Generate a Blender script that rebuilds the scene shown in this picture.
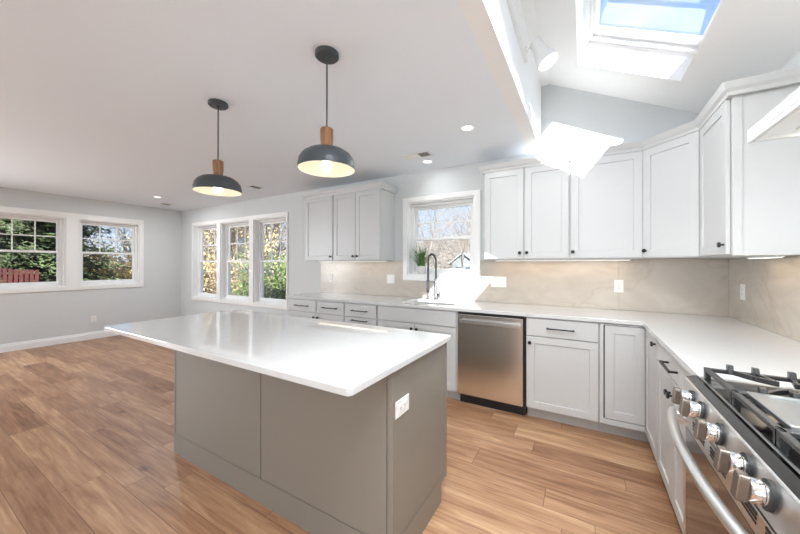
import bpy, bmesh, math, random
from mathutils import Vector, Matrix
random.seed(7)
C = bpy.context.scene.collection
sc = bpy.context.scene
for o in list(bpy.data.objects): bpy.data.objects.remove(o)

# ------------------------------------------------------------------ camera
cd = bpy.data.cameras.new('camera'); cam = bpy.data.objects.new('camera', cd); C.objects.link(cam)
FPX, CX, CY, YAW, PIT, ROLL = 312.191, 406.029, 264.226, 0.5178, 0.00195, 0.00147
cd.sensor_width = 36.0; cd.lens = FPX*36/800; cd.clip_start = .02; cd.clip_end = 500
cd.shift_x = (400-CX)/800; cd.shift_y = (CY-267)/800
f_ = Vector((-math.sin(YAW)*math.cos(PIT), math.cos(YAW)*math.cos(PIT), math.sin(PIT)))
r_ = Vector((math.cos(YAW), math.sin(YAW), 0)); u_ = r_.cross(f_)
r2 = math.cos(ROLL)*r_ + math.sin(ROLL)*u_; u2 = -math.sin(ROLL)*r_ + math.cos(ROLL)*u_
m = Matrix((r2, u2, -f_)).transposed().to_4x4(); m.translation = (-1.0196, -3.46287, 1.32382)
cam.matrix_world = m
sc.camera = cam

# ------------------------------------------------------------------ world, sun, exposure
SUN_DIR = Vector((-.226, .44, -.259)).normalized()
vs = sc.view_settings; vs.view_transform = 'Standard'; vs.look = 'None'; vs.gamma = 1; vs.exposure = 0.42
vs.use_curve_mapping = False
w = bpy.data.worlds.new('sky'); sc.world = w; w.use_nodes = True
nt = w.node_tree; nt.nodes.clear()
def wn(t, **k):
    n = nt.nodes.new(t)
    for a, b in k.items(): setattr(n, a, b)
    return n
tc = wn('ShaderNodeTexCoord'); sep = wn('ShaderNodeSeparateXYZ'); nt.links.new(tc.outputs['Generated'], sep.inputs[0])
ramp = wn('ShaderNodeValToRGB'); nt.links.new(sep.outputs['Z'], ramp.inputs[0])
e = ramp.color_ramp.elements
e[0].position = 0.0; e[0].color = (.80, .87, .95, 1); e[1].position = .6; e[1].color = (.30, .50, .86, 1)
x = e.new(.12); x.color = (.52, .70, .95, 1)
nz = wn('ShaderNodeTexNoise'); nz.inputs['Scale'].default_value = 3.2; nz.inputs['Detail'].default_value = 6; nz.inputs['Roughness'].default_value = .55
nt.links.new(tc.outputs['Generated'], nz.inputs['Vector'])
cr = wn('ShaderNodeValToRGB'); nt.links.new(nz.outputs[0], cr.inputs[0])
cr.color_ramp.elements[0].position = .46; cr.color_ramp.elements[0].color = (0, 0, 0, 1)
cr.color_ramp.elements[1].position = .62; cr.color_ramp.elements[1].color = (.6, .6, .6, 1)
mx = wn('ShaderNodeMixRGB'); nt.links.new(cr.outputs[0], mx.inputs[0]); nt.links.new(ramp.outputs[0], mx.inputs[1]); mx.inputs[2].default_value = (.64, .68, .73, 1)
bg = wn('ShaderNodeBackground'); bg.inputs['Strength'].default_value = 1.0; nt.links.new(mx.outputs[0], bg.inputs[0])
wo = wn('ShaderNodeOutputWorld'); nt.links.new(bg.outputs[0], wo.inputs[0])

sd = bpy.data.lights.new('sun', 'SUN'); sd.energy = 15.0; sd.angle = math.radians(.5); sd.color = (1, 1, 1)
so = bpy.data.objects.new('sun', sd); C.objects.link(so); so.location = (6, -12, 8); so.rotation_euler = SUN_DIR.to_track_quat('-Z', 'Y').to_euler()
CAN_W, BULB_W, STRIP_W, SKY_FILL_W, KWIN_FILL_W, FILL_HEAD_W, LWIN_FILL_W, CANV_W, HEAD1_W = 0.8, 0.3, .7, 66.0, 30.0, 14.5, 110.0, 13.0, 1.2

# ------------------------------------------------------------------ materials
def lin(c):
    c /= 255.0
    return c/12.92 if c <= .04045 else ((c+.055)/1.055)**2.4
def S(r, g, b): return (lin(r), lin(g), lin(b), 1)
def mat(name, col, rough=.5, metal=0, coat=0, bump=0, bscale=200, emit=None, estr=0, vary=0, vscale=3, spec=.5):
    mt = bpy.data.materials.new(name); mt.use_nodes = True; t = mt.node_tree; b = t.nodes['Principled BSDF']
    b.inputs['Base Color'].default_value = col; b.inputs['Roughness'].default_value = rough; b.inputs['Metallic'].default_value = metal
    b.inputs['Coat Weight'].default_value = coat; b.inputs['Specular IOR Level'].default_value = spec
    if emit: b.inputs['Emission Color'].default_value = emit; b.inputs['Emission Strength'].default_value = estr
    c_ = t.nodes.new('ShaderNodeTexCoord')
    if bump:
        n = t.nodes.new('ShaderNodeTexNoise'); n.inputs['Scale'].default_value = bscale; n.inputs['Detail'].default_value = 3
        t.links.new(c_.outputs['Object'], n.inputs['Vector'])
        bp = t.nodes.new('ShaderNodeBump'); bp.inputs['Strength'].default_value = bump; bp.inputs['Distance'].default_value = .002
        t.links.new(n.outputs[0], bp.inputs['Height']); t.links.new(bp.outputs[0], b.inputs['Normal'])
    if vary:
        n = t.nodes.new('ShaderNodeTexNoise'); n.inputs['Scale'].default_value = vscale; n.inputs['Detail'].default_value = 5
        t.links.new(c_.outputs['Object'], n.inputs['Vector'])
        r = t.nodes.new('ShaderNodeValToRGB'); t.links.new(n.outputs[0], r.inputs[0])
        r.color_ramp.elements[0].position = .3; r.color_ramp.elements[1].position = .7
        r.color_ramp.elements[0].color = tuple(v*(1-vary) for v in col[:3])+(1,)
        r.color_ramp.elements[1].color = tuple(min(1, v*(1+vary)) for v in col[:3])+(1,)
        t.links.new(r.outputs[0], b.inputs['Base Color'])
    return mt
M = {}
M['wall'] = mat('wall_paint', (.665, .685, .69, 1), .75, bump=.06, bscale=350)
M['vault'] = mat('vault_paint', (.91, .905, .89, 1), .85, bump=.05, bscale=300)
M['ceil'] = mat('ceiling_paint_cooled', (.86, .905, .955, 1), .85, bump=.05, bscale=300)  # blue tint put in to cancel warm light bounced off the floor
M['trim'] = mat('white_trim_paint', (.88, .88, .87, 1), .38, bump=.02, bscale=120)
M['cab'] = mat('white_cabinet_lacquer', (.58, .585, .585, 1), .36, bump=.015, bscale=150)
M['gap_shade'] = mat('painted_gap_shade', (.06, .06, .06, 1), .7, bump=.05)  # near-black colour painted in for the shade inside narrow gaps
M['isl'] = mat('greige_island_paint', S(134, 128, 119), .42, bump=.02, bscale=150)
M['quartz'] = mat('white_quartz', (.64, .645, .645, 1), .045, coat=.2, vary=.015, vscale=25)
M['black'] = mat('matte_black_metal', (.018, .018, .02, 1), .38, metal=.3, bump=.03)
M['rubber'] = mat('black_plastic', (.012, .012, .013, 1), .5, bump=.05)
M['charcoal'] = mat('charcoal_enamel', S(66, 72, 76), .40, bump=.03, bscale=80)
M['cream'] = mat('cream_enamel', (.86, .82, .72, 1), .5, bump=.02)
M['chrome'] = mat('polished_chrome', (.82, .82, .82, 1), .12, metal=1, vary=.03, vscale=40)
M['gun'] = mat('brushed_gunmetal', (.13, .135, .14, 1), .3, metal=1, vary=.1, vscale=60)
M['iron'] = mat('cast_iron_grey', (.03, .031, .033, 1), .27, bump=.06, bscale=400, spec=1.0)
M['enamel'] = mat('black_enamel', (.008, .008, .009, 1), .12, coat=.6, vary=.2, vscale=30)
M['grid'] = mat('griddle_aluminium', (.52, .54, .55, 1), .32, metal=1, vary=.06, vscale=20)
M['knobface'] = mat('satin_nickel', (.30, .265, .23, 1), .36, metal=1, vary=.05, vscale=50)
M['burner'] = mat('burner_aluminium', (.50, .42, .35, 1), .45, metal=.8, vary=.1, vscale=30)
M['plate'] = mat('white_plastic', (.86, .86, .84, 1), .35, bump=.02)
M['slot'] = mat('outlet_slot', (.10, .10, .10, 1), .6, bump=.05)
M['ceramic'] = mat('white_ceramic', (.70, .685, .65, 1), .22, bump=.02, bscale=30)
M['soil'] = mat('potting_soil', (.03, .02, .015, 1), .95, bump=.8, bscale=90)
M['grassblade'] = mat('grass_blade_green', (.075, .19, .04, 1), .5, vary=.6, vscale=30)
M['lens'] = mat('lit_lens', (.9, .9, .88, 1), .4, emit=(1, .96, .88, 1), estr=1.6, vary=.02)
M['bulb'] = mat('lit_bulb', (.9, .9, .88, 1), .4, emit=(1, .90, .74, 1), estr=3.2, vary=.02)
M['bark'] = mat('pale_grey_bark', (.20, .172, .145, 1), .9, bump=.6, bscale=20, vary=.35, vscale=3)
M['barkdark'] = mat('dark_bark', (.075, .06, .05, 1), .9, bump=.6, bscale=20, vary=.3)
M['leafgold'] = mat('golden_leaf', (.46, .36, .15, 1), .7, vary=.5, vscale=1.2)
M['leafrust'] = mat('rust_leaf', (.38, .27, .16, 1), .7, vary=.5, vscale=1.2)
M['leafgreen'] = mat('green_leaf', (.085, .12, .027, 1), .6, vary=.6, vscale=1.5)
M['needle'] = mat('dark_needle', (.052, .074, .024, 1), .7, vary=.6, vscale=1.0)
M['fence'] = mat('red_stained_wood', (.095, .021, .018, 1), .75, vary=.25, vscale=6, bump=.2)
M['siding'] = mat('pale_siding', (.17, .18, .185, 1), .7, vary=.08, vscale=4, bump=.1)
M['roof'] = mat('grey_shingle', (.24, .25, .26, 1), .9, vary=.25, vscale=12, bump=.4)
M['darkpane'] = mat('dark_window_pane', (.04, .05, .06, 1), .08, vary=.1)
M['hill'] = mat('wooded_hillside', (.15, .13, .105, 1), .95, vary=.8, vscale=1.6, bump=.8, bscale=6)
M['ground'] = mat('leaf_litter_ground', (.15, .12, .085, 1), .95, vary=.5, vscale=2.5, bump=.5, bscale=20)
M['spring'] = mat('dark_steel_spring', (.12, .125, .13, 1), .3, metal=1, vary=.1, vscale=60)

def steel(name, col, rough, vert=True):
    mt = mat(name, col, rough, 1); t = mt.node_tree; b = t.nodes['Principled BSDF']
    c_ = t.nodes.new('ShaderNodeTexCoord'); mp = t.nodes.new('ShaderNodeMapping'); mp.inputs['Scale'].default_value = (4, 4, 500) if vert else (400, 4, 400)
    n = t.nodes.new('ShaderNodeTexNoise'); n.inputs['Scale'].default_value = 1; n.inputs['Detail'].default_value = 2
    t.links.new(c_.outputs['Object'], mp.inputs[0]); t.links.new(mp.outputs[0], n.inputs['Vector'])
    r = t.nodes.new('ShaderNodeMapRange'); r.inputs[3].default_value = rough-.04; r.inputs[4].default_value = rough+.06
    t.links.new(n.outputs[0], r.inputs[0]); t.links.new(r.outputs[0], b.inputs['Roughness'])
    bp = t.nodes.new('ShaderNodeBump'); bp.inputs['Strength'].default_value = .04; bp.inputs['Distance'].default_value = .001
    t.links.new(n.outputs[0], bp.inputs['Height']); t.links.new(bp.outputs[0], b.inputs['Normal'])
    return mt
M['steel'] = steel('brushed_stainless', (.88, .87, .85, 1), .22)
M['steel2'] = steel('brushed_stainless_bright', (.72, .72, .71, 1), .30)
M['steeldark'] = steel('dark_stainless_with_reflection', (.12, .115, .11, 1), .10)  # dark range body; on the front rim, dark reflections put into the colour

def glass(name, tint, refl=.28):
    mt = bpy.data.materials.new(name); mt.use_nodes = True; t = mt.node_tree; t.nodes.clear()
    o = t.nodes.new('ShaderNodeOutputMaterial'); a = t.nodes.new('ShaderNodeBsdfTransparent'); a.inputs[0].default_value = tint
    g = t.nodes.new('ShaderNodeBsdfGlossy'); g.inputs['Roughness'].default_value = .01
    fr = t.nodes.new('ShaderNodeFresnel'); fr.inputs[0].default_value = 1.25
    ml = t.nodes.new('ShaderNodeMath'); ml.operation = 'MULTIPLY'; ml.inputs[1].default_value = refl
    mx = t.nodes.new('ShaderNodeMixShader')
    t.links.new(fr.outputs[0], ml.inputs[0]); t.links.new(ml.outputs[0], mx.inputs[0]); t.links.new(a.outputs[0], mx.inputs[1]); t.links.new(g.outputs[0], mx.inputs[2]); t.links.new(mx.outputs[0], o.inputs[0])
    return mt
M['glass'] = glass('window_glass', (.97, .98, .98, 1))
M['skyglass'] = glass('skylight_glass', (.95, .96, .97, 1), .2)

def floor_mat():
    mt = bpy.data.materials.new('wood_plank_floor'); mt.use_nodes = True; t = mt.node_tree; b = t.nodes['Principled BSDF']
    L = t.links.new
    def math_(op, a, c=None, d=None):
        n = t.nodes.new('ShaderNodeMath'); n.operation = op
        for i, v in enumerate((a, c, d)):
            if v is None: continue
            if isinstance(v, (int, float)): n.inputs[i].default_value = v
            else: L(v, n.inputs[i])
        return n.outputs[0]
    tc = t.nodes.new('ShaderNodeTexCoord'); sp = t.nodes.new('ShaderNodeSeparateXYZ'); L(tc.outputs['Object'], sp.inputs[0])
    X, Y = sp.outputs[0], sp.outputs[1]
    P, e1, e2 = .482, .112, .277
    ys = math_('DIVIDE', math_('ADD', Y, 20.03), P); rep = math_('FLOOR', ys); v = math_('MULTIPLY', math_('FRACT', ys), P)
    g1 = math_('GREATER_THAN', v, e1); g2 = math_('GREATER_THAN', v, e2)
    row = math_('ADD', math_('MULTIPLY', rep, 3), math_('ADD', g1, g2))
    wn1 = t.nodes.new('ShaderNodeTexWhiteNoise'); wn1.noise_dimensions = '1D'; L(row, wn1.inputs['W'])
    Lp = 1.22
    xs = math_('ADD', math_('DIVIDE', math_('ADD', X, 40), Lp), math_('MULTIPLY', wn1.outputs[0], 7.3))
    col = math_('FLOOR', xs); fx = math_('FRACT', xs)
    pid = math_('ADD', math_('MULTIPLY', row, 17.31), math_('MULTIPLY', col, 3.77))
    wn2 = t.nodes.new('ShaderNodeTexWhiteNoise'); wn2.noise_dimensions = '1D'; L(pid, wn2.inputs['W'])
    # seams
    def edge(q, c): return math_('ABSOLUTE', math_('SUBTRACT', q, c))
    d = math_('MINIMUM', math_('MINIMUM', edge(v, 0), edge(v, P)), math_('MINIMUM', edge(v, e1), edge(v, e2)))
    dx = math_('MULTIPLY', math_('MINIMUM', fx, math_('SUBTRACT', 1.0, fx)), Lp)
    dm = math_('MINIMUM', d, dx)
    seam = math_('LESS_THAN', dm, .0016)
    # grain
    off = math_('MULTIPLY', wn2.outputs[0], 91.0)
    cb = t.nodes.new('ShaderNodeCombineXYZ'); L(math_('MULTIPLY', X, 1.0), cb.inputs[0]); L(math_('MULTIPLY', Y, 8.5), cb.inputs[1]); L(off, cb.inputs[2])
    n1 = t.nodes.new('ShaderNodeTexNoise'); n1.inputs['Scale'].default_value = 2.1; n1.inputs['Detail'].default_value = 5; n1.inputs['Roughness'].default_value = .55; n1.inputs['Distortion'].default_value = .8; L(cb.outputs[0], n1.inputs['Vector'])
    cb2 = t.nodes.new('ShaderNodeCombineXYZ'); L(math_('MULTIPLY', X, 3.0), cb2.inputs[0]); L(math_('MULTIPLY', Y, 70), cb2.inputs[1]); L(off, cb2.inputs[2])
    n2 = t.nodes.new('ShaderNodeTexNoise'); n2.inputs['Scale'].default_value = 1.0; n2.inputs['Detail'].default_value = 4; n2.inputs['Roughness'].default_value = .6; L(cb2.outputs[0], n2.inputs['Vector'])
    # knots
    cb3 = t.nodes.new('ShaderNodeCombineXYZ'); L(math_('MULTIPLY', X, 1.0), cb3.inputs[0]); L(math_('MULTIPLY', Y, 2.2), cb3.inputs[1]); L(off, cb3.inputs[2])
    vo = t.nodes.new('ShaderNodeTexVoronoi'); vo.inputs['Scale'].default_value = 1.7; L(cb3.outputs[0], vo.inputs['Vector'])
    kn = t.nodes.new('ShaderNodeMapRange'); kn.inputs[1].default_value = .02; kn.inputs[2].default_value = .10; kn.inputs[3].default_value = .55; kn.inputs[4].default_value = 0; L(vo.outputs['Distance'], kn.inputs[0])
    f = math_('ADD', math_('MULTIPLY', n1.outputs[0], .62), math_('ADD', math_('MULTIPLY', n2.outputs[0], .40), math_('MULTIPLY', wn2.outputs[0], .22)))
    f = math_('SUBTRACT', f, math_('MULTIPLY', kn.outputs[0], .35))
    rp = t.nodes.new('ShaderNodeValToRGB'); L(f, rp.inputs[0]); el = rp.color_ramp.elements
    el[0].position = .28; el[0].color = S(88, 56, 38); el[1].position = .88; el[1].color = S(204, 168, 132)
    for ps, c_ in ((.46, S(132, 92, 65)), (.60, S(158, 117, 87)), (.73, S(180, 140, 107))):
        q = el.new(ps); q.color = c_
    mx = t.nodes.new('ShaderNodeMixRGB'); L(math_('MULTIPLY', seam, .7), mx.inputs[0]); L(rp.outputs[0], mx.inputs[1]); mx.inputs[2].default_value = S(84, 56, 38)
    L(mx.outputs[0], b.inputs['Base Color'])
    rr = math_('ADD', .30, math_('MULTIPLY', n2.outputs[0], .14)); L(rr, b.inputs['Roughness'])
    b.inputs['Specular IOR Level'].default_value = .45
    bm = t.nodes.new('ShaderNodeBump'); bm.inputs['Strength'].default_value = .25; bm.inputs['Distance'].default_value = .0015
    L(math_('SUBTRACT', n2.outputs[0], math_('MULTIPLY', seam, 1.0)), bm.inputs['Height']); L(bm.outputs[0], b.inputs['Normal'])
    return mt
M['floor'] = floor_mat()

def splash_mat():
    mt = bpy.data.materials.new('veined_quartzite'); mt.use_nodes = True; t = mt.node_tree; b = t.nodes['Principled BSDF']; L = t.links.new
    tc = t.nodes.new('ShaderNodeTexCoord'); mp = t.nodes.new('ShaderNodeMapping'); mp.inputs['Scale'].default_value = (.75, .75, 1.7); mp.inputs['Rotation'].default_value = (.0, .35, .2)
    L(tc.outputs['Object'], mp.inputs[0])
    n1 = t.nodes.new('ShaderNodeTexNoise'); n1.inputs['Scale'].default_value = 2.2; n1.inputs['Detail'].default_value = 7; n1.inputs['Distortion'].default_value = 1.6; L(mp.outputs[0], n1.inputs['Vector'])
    r1 = t.nodes.new('ShaderNodeValToRGB'); L(n1.outputs[0], r1.inputs[0])
    r1.color_ramp.elements[0].position = .3; r1.color_ramp.elements[0].color = S(184, 175, 163); r1.color_ramp.elements[1].position = .7; r1.color_ramp.elements[1].color = S(203, 195, 185)
    n2 = t.nodes.new('ShaderNodeTexNoise'); n2.inputs['Scale'].default_value = 1.1; n2.inputs['Detail'].default_value = 5; n2.inputs['Distortion'].default_value = .9; L(mp.outputs[0], n2.inputs['Vector'])
    r2 = t.nodes.new('ShaderNodeValToRGB'); L(n2.outputs[0], r2.inputs[0]); el = r2.color_ramp.elements
    el[0].position = .485; el[0].color = (0, 0, 0, 1); el[1].position = .515; el[1].color = (0, 0, 0, 1)
    q = el.new(.50); q.color = (.3, .3, .3, 1)
    mx = t.nodes.new('ShaderNodeMixRGB'); L(r2.outputs[0], mx.inputs[0]); L(r1.outputs[0], mx.inputs[1]); mx.inputs[2].default_value = S(172, 155, 136)
    L(mx.outputs[0], b.inputs['Base Color']); b.inputs['Roughness'].default_value = .25
    return mt
M['splash'] = splash_mat()

def wood_mat():
    mt = mat('turned_walnut', S(150, 104, 66), .45); t = mt.node_tree; b = t.nodes['Principled BSDF']
    tc = t.nodes.new('ShaderNodeTexCoord'); mp = t.nodes.new('ShaderNodeMapping'); mp.inputs['Scale'].default_value = (60, 60, 6)
    n = t.nodes.new('ShaderNodeTexNoise'); n.inputs['Scale'].default_value = 1; n.inputs['Detail'].default_value = 4; r = t.nodes.new('ShaderNodeValToRGB')
    t.links.new(tc.outputs['Object'], mp.inputs[0]); t.links.new(mp.outputs[0], n.inputs['Vector']); t.links.new(n.outputs[0], r.inputs[0]); t.links.new(r.outputs[0], b.inputs['Base Color'])
    r.color_ramp.elements[0].position = .3; r.color_ramp.elements[0].color = S(112, 72, 42); r.color_ramp.elements[1].position = .7; r.color_ramp.elements[1].color = S(172, 124, 82)
    return mt
M['wood'] = wood_mat()

# ------------------------------------------------------------------ mesh helpers
class Fr:                                     # local frame: a along u, b along n (out of the surface), c up (or along w)
    def __init__(s, o, u, n, w=(0, 0, 1)):
        s.o, s.u, s.n, s.w = Vector(o), Vector(u).normalized(), Vector(n).normalized(), Vector(w).normalized()
    def __call__(s, a, b, c): return s.o + s.u*a + s.n*b + s.w*c
WORLD = Fr((0, 0, 0), (1, 0, 0), (0, 1, 0))
class MB:
    def __init__(s, F=WORLD): s.bm = bmesh.new(); s.F = F
    def v(s, p): return s.bm.verts.new(s.F(*p))
    def face(s, vs):
        try: return s.bm.faces.new(vs)
        except ValueError: return None
    def box(s, a0, a1, b0, b1, c0, c1):
        q = [s.v((a, b, c)) for a in (a0, a1) for b in (b0, b1) for c in (c0, c1)]
        for f in ((0, 1, 3, 2), (4, 6, 7, 5), (0, 4, 5, 1), (2, 3, 7, 6), (0, 2, 6, 4), (1, 5, 7, 3)): s.face([q[i] for i in f])
        return s
    def plate(s, us, vs_, mask, b0, b1):      # grid solid in (a,c); mask(a,c) true = filled; only outer faces
        us = sorted(set(us)); vs_ = sorted(set(vs_)); nu, nv = len(us)-1, len(vs_)-1
        fill = lambda i, j: 0 <= i < nu and 0 <= j < nv and mask((us[i]+us[i+1])/2, (vs_[j]+vs_[j+1])/2)
        vc = {}
        def g(i, j, k):
            if (i, j, k) not in vc: vc[i, j, k] = s.v((us[i], (b0, b1)[k], vs_[j]))
            return vc[i, j, k]
        for i in range(nu):
            for j in range(nv):
                if not fill(i, j): continue
                for k in (0, 1): s.face([g(i, j, k), g(i+1, j, k), g(i+1, j+1, k), g(i, j+1, k)])
                if not fill(i-1, j): s.face([g(i, j, 0), g(i, j, 1), g(i, j+1, 1), g(i, j+1, 0)])
                if not fill(i+1, j): s.face([g(i+1, j, 0), g(i+1, j, 1), g(i+1, j+1, 1), g(i+1, j+1, 0)])
                if not fill(i, j-1): s.face([g(i, j, 0), g(i, j, 1), g(i+1, j, 1), g(i+1, j, 0)])
                if not fill(i, j+1): s.face([g(i, j+1, 0), g(i, j+1, 1), g(i+1, j+1, 1), g(i+1, j+1, 0)])
        return s
    def prism(s, pts, d0, d1, ax='c'):        # polygon extruded along local axis
        def P(p, d): return {'c': (p[0], p[1], d), 'a': (d, p[0], p[1]), 'b': (p[0], d, p[1])}[ax]
        A = [s.v(P(p, d0)) for p in pts]; B = [s.v(P(p, d1)) for p in pts]; n = len(pts)
        s.face(A); s.face(B[::-1])
        for i in range(n): s.face([A[i], A[(i+1) % n], B[(i+1) % n], B[i]])
        return s
    def shaker(s, a0, a1, c0, c1, b0=.002, t=.02, fw=.058, rec=.008):
        def ring(x, b): return [s.v(p) for p in ((a0+x, b, c0+x), (a1-x, b, c0+x), (a1-x, b, c1-x), (a0+x, b, c1-x))]
        R = [ring(0, b0), ring(0, b0+t), ring(fw, b0+t), ring(fw+.002, b0+t-rec)]
        for A, B in zip(R, R[1:]):
            for i in range(4): s.face([A[i], A[(i+1) % 4], B[(i+1) % 4], B[i]])
        s.face(R[0]); s.face(R[-1])
        return s
    def lathe(s, prof, o=(0, 0, 0), ax='c', seg=32, cap=True):   # prof: (radius, height) list
        rings = []
        for r, h in prof:
            if r < 1e-6:
                p = {'c': (o[0], o[1], o[2]+h), 'b': (o[0], o[1]+h, o[2]), 'a': (o[0]+h, o[1], o[2])}[ax]; rings.append([s.v(p)]); continue
            R = []
            for i in range(seg):
                q = 2*math.pi*i/seg; x, y = r*math.cos(q), r*math.sin(q)
                p = {'c': (o[0]+x, o[1]+y, o[2]+h), 'b': (o[0]+x, o[1]+h, o[2]+y), 'a': (o[0]+h, o[1]+x, o[2]+y)}[ax]
                R.append(s.v(p))
            rings.append(R)
        for A, B in zip(rings, rings[1:]):
            for i in range(seg):
                if len(A) == 1 and len(B) == 1: continue
                if len(A) == 1: s.face([A[0], B[i], B[(i+1) % seg]])
                elif len(B) == 1: s.face([A[i], A[(i+1) % seg], B[0]])
                else: s.face([A[i], A[(i+1) % seg], B[(i+1) % seg], B[i]])
        if cap:
            for R in (rings[0], rings[-1]):
                if len(R) > 2: s.face(R)
        return s
    def tube(s, path, rad, seg=10, cap=True):
        pts = [s.F(*p) for p in path]; n = len(pts); prev = None; rings = []
        rad = rad if isinstance(rad, (list, tuple)) else [rad]*n
        for i, p in enumerate(pts):
            t = (pts[min(i+1, n-1)]-pts[max(i-1, 0)]).normalized()
            if prev is None:
                a = Vector((0, 0, 1)) if abs(t.z) < .9 else Vector((1, 0, 0)); x = t.cross(a).normalized()
            else: x = (prev-t*prev.dot(t)).normalized()
            y = t.cross(x); prev = x
            rings.append([s.bm.verts.new(p+(x*math.cos(2*math.pi*k/seg)+y*math.sin(2*math.pi*k/seg))*rad[i]) for k in range(seg)])
        for A, B in zip(rings, rings[1:]):
            for k in range(seg): s.face([A[k], A[(k+1) % seg], B[(k+1) % seg], B[k]])
        if cap: s.face(rings[0]); s.face(rings[-1])
        return s
    def sweep(s, path, prof):                 # path: plan points (a,b); prof: (outward offset, c); left of travel is outward
        n = len(path); rows = []
        for i, p in enumerate(path):
            p = Vector(p); ns = []
            if i > 0: d = (p-Vector(path[i-1])).normalized(); ns.append(Vector((-d.y, d.x)))
            if i < n-1: d = (Vector(path[i+1])-p).normalized(); ns.append(Vector((-d.y, d.x)))
            nn = sum(ns, Vector((0, 0))).normalized(); k = 1/max(.3, nn.dot(ns[0]))
            rows.append([s.v((p.x+nn.x*o*k, p.y+nn.y*o*k, c)) for o, c in prof])
        m = len(prof)
        for A, B in zip(rows, rows[1:]):
            for j in range(m): s.face([A[j], A[(j+1) % m], B[(j+1) % m], B[j]])
        s.face(rows[0]); s.face(rows[-1])
        return s
    def build(s, name, m_, parent=None, bevel=0, smooth=False, recalc=True, seg=2, label=None):
        if recalc: bmesh.ops.recalc_face_normals(s.bm, faces=s.bm.faces)
        if parent is not None:
            r = parent
            while r.parent: r = r.parent
            bmesh.ops.translate(s.bm, verts=s.bm.verts, vec=-r.location)
        me = bpy.data.meshes.new(name); s.bm.to_mesh(me); s.bm.free()
        for q in (m_ if isinstance(m_, (list, tuple)) else [m_]): me.materials.append(M[q])
        if smooth:
            for p in me.polygons: p.use_smooth = True
        o = bpy.data.objects.new(name, me); C.objects.link(o)
        if parent is not None: o.parent = parent
        if smooth == 'auto':
            try: me.set_sharp_from_angle(angle=math.radians(35))
            except Exception: pass
        if bevel:
            b = o.modifiers.new('bevel', 'BEVEL'); b.width = bevel; b.segments = seg; b.limit_method = 'ANGLE'; b.angle_limit = math.radians(35); b.harden_normals = False
        if label: o['label'] = label
        return o
def tag(o, label, cat, group=None, kind=None):
    o['label'] = label; o['category'] = cat
    if group: o['group'] = group
    if kind: o['kind'] = kind
    return o
def thing(name, loc, label, cat, group=None):
    o = bpy.data.objects.new(name, None); C.objects.link(o); o.location = loc; o.empty_display_size = .1
    return tag(o, label, cat, group)
def struct(o): o['kind'] = 'structure'; return o
def sroot(name, loc=(0, 0, 0)):
    o = bpy.data.objects.new(name, None); C.objects.link(o); o.location = loc; o.empty_display_size = .1; o['kind'] = 'structure'; return o
def lamp(name, kind, loc, power, parent=None, col=(1, 1, 1), **k):
    l = bpy.data.lights.new(name, kind); l.energy = power; l.color = col
    for a, b in k.items(): setattr(l, a, b)
    o = bpy.data.objects.new(name, l); C.objects.link(o)
    if parent is not None: o.parent = parent; o.location = Vector(loc)-parent.location
    else: o.location = loc
    return o

# ------------------------------------------------------------------ room shell
XL, YF, H, WT = -8.593, -6.4, 2.478, .16
XB = -1.40                                    # edge of the flat ceiling, start of the vault
TOP = 3.155
FB = Fr((0, 0, 0), (1, 0, 0), (0, -1, 0))     # back wall: a = x, b = into the room
FL = Fr((XL, 0, 0), (0, -1, 0), (1, 0, 0))    # left wall: a = -y
FR = Fr((0, 0, 0), (0, -1, 0), (-1, 0, 0))    # right wall: a = -y
inr = lambda a, c, r: r[0] < a < r[1] and r[2] < c < r[3]

struct(MB().box(XL-WT, WT, YF-WT, WT, -.12, 0).build('floor', 'floor'))
tri = [(-8.085, -7.219, .655, 2.12), (-7.097, -6.206, .655, 2.12), (-6.084, -5.225, .655, 2.12)]
sinkw = (-2.965, -2.097, 1.195, 2.108)
holes = tri+[sinkw]
us = [XL-WT, WT, XB]+[v for h in holes for v in h[:2]]; cs = [0, H]+[v for h in holes for v in h[2:]]
mb = MB(FB).plate(us, cs, lambda a, c: not any(inr(a, c, h) for h in holes), -WT, 0)
mb.prism([(XB-.1, H), (WT, H), (WT, 2.494-.5*WT), (-1.322, TOP), (XB-.1, TOP)], -WT, 0, 'b')
struct(mb.build('wall_back', 'wall'))
lw = [(.73, 1.585, .955, 2.105), (1.735, 2.60, .955, 2.105), (3.9, 5.7, .955, 2.105)]
struct(MB(FL).plate([0, -YF]+[v for h in lw for v in h[:2]], [0, H]+[v for h in lw for v in h[2:]], lambda a, c: not any(inr(a, c, h) for h in lw), -WT, 0).build('wall_left', 'wall'))
struct(MB(FR).box(0, -YF, -WT, 0, 0, 2.494).build('wall_right', 'wall'))
FF = Fr((0, YF, 0), (1, 0, 0), (0, 1, 0))
fo = [(-6.3, -2.7, .0, 2.12), (-1.30, -.20, .95, 2.2)]
mb = MB(FF).plate([XL-WT, WT]+[v for h in fo for v in h[:2]], [0, H]+[v for h in fo for v in h[2:]], lambda a, c: not any(inr(a, c, h) for h in fo), -WT, 0)
mb.F = WORLD
mb.prism([(XB-.1, H), (WT, H), (WT, 2.494-.5*WT), (-1.322, TOP), (XB-.1, TOP)], YF-WT, YF, 'b')
struct(mb.build('wall_front', 'wall'))
struct(MB().box(XL-WT, XB-.10, YF, 0, H, H+.12).build('ceiling', 'ceil'))
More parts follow.
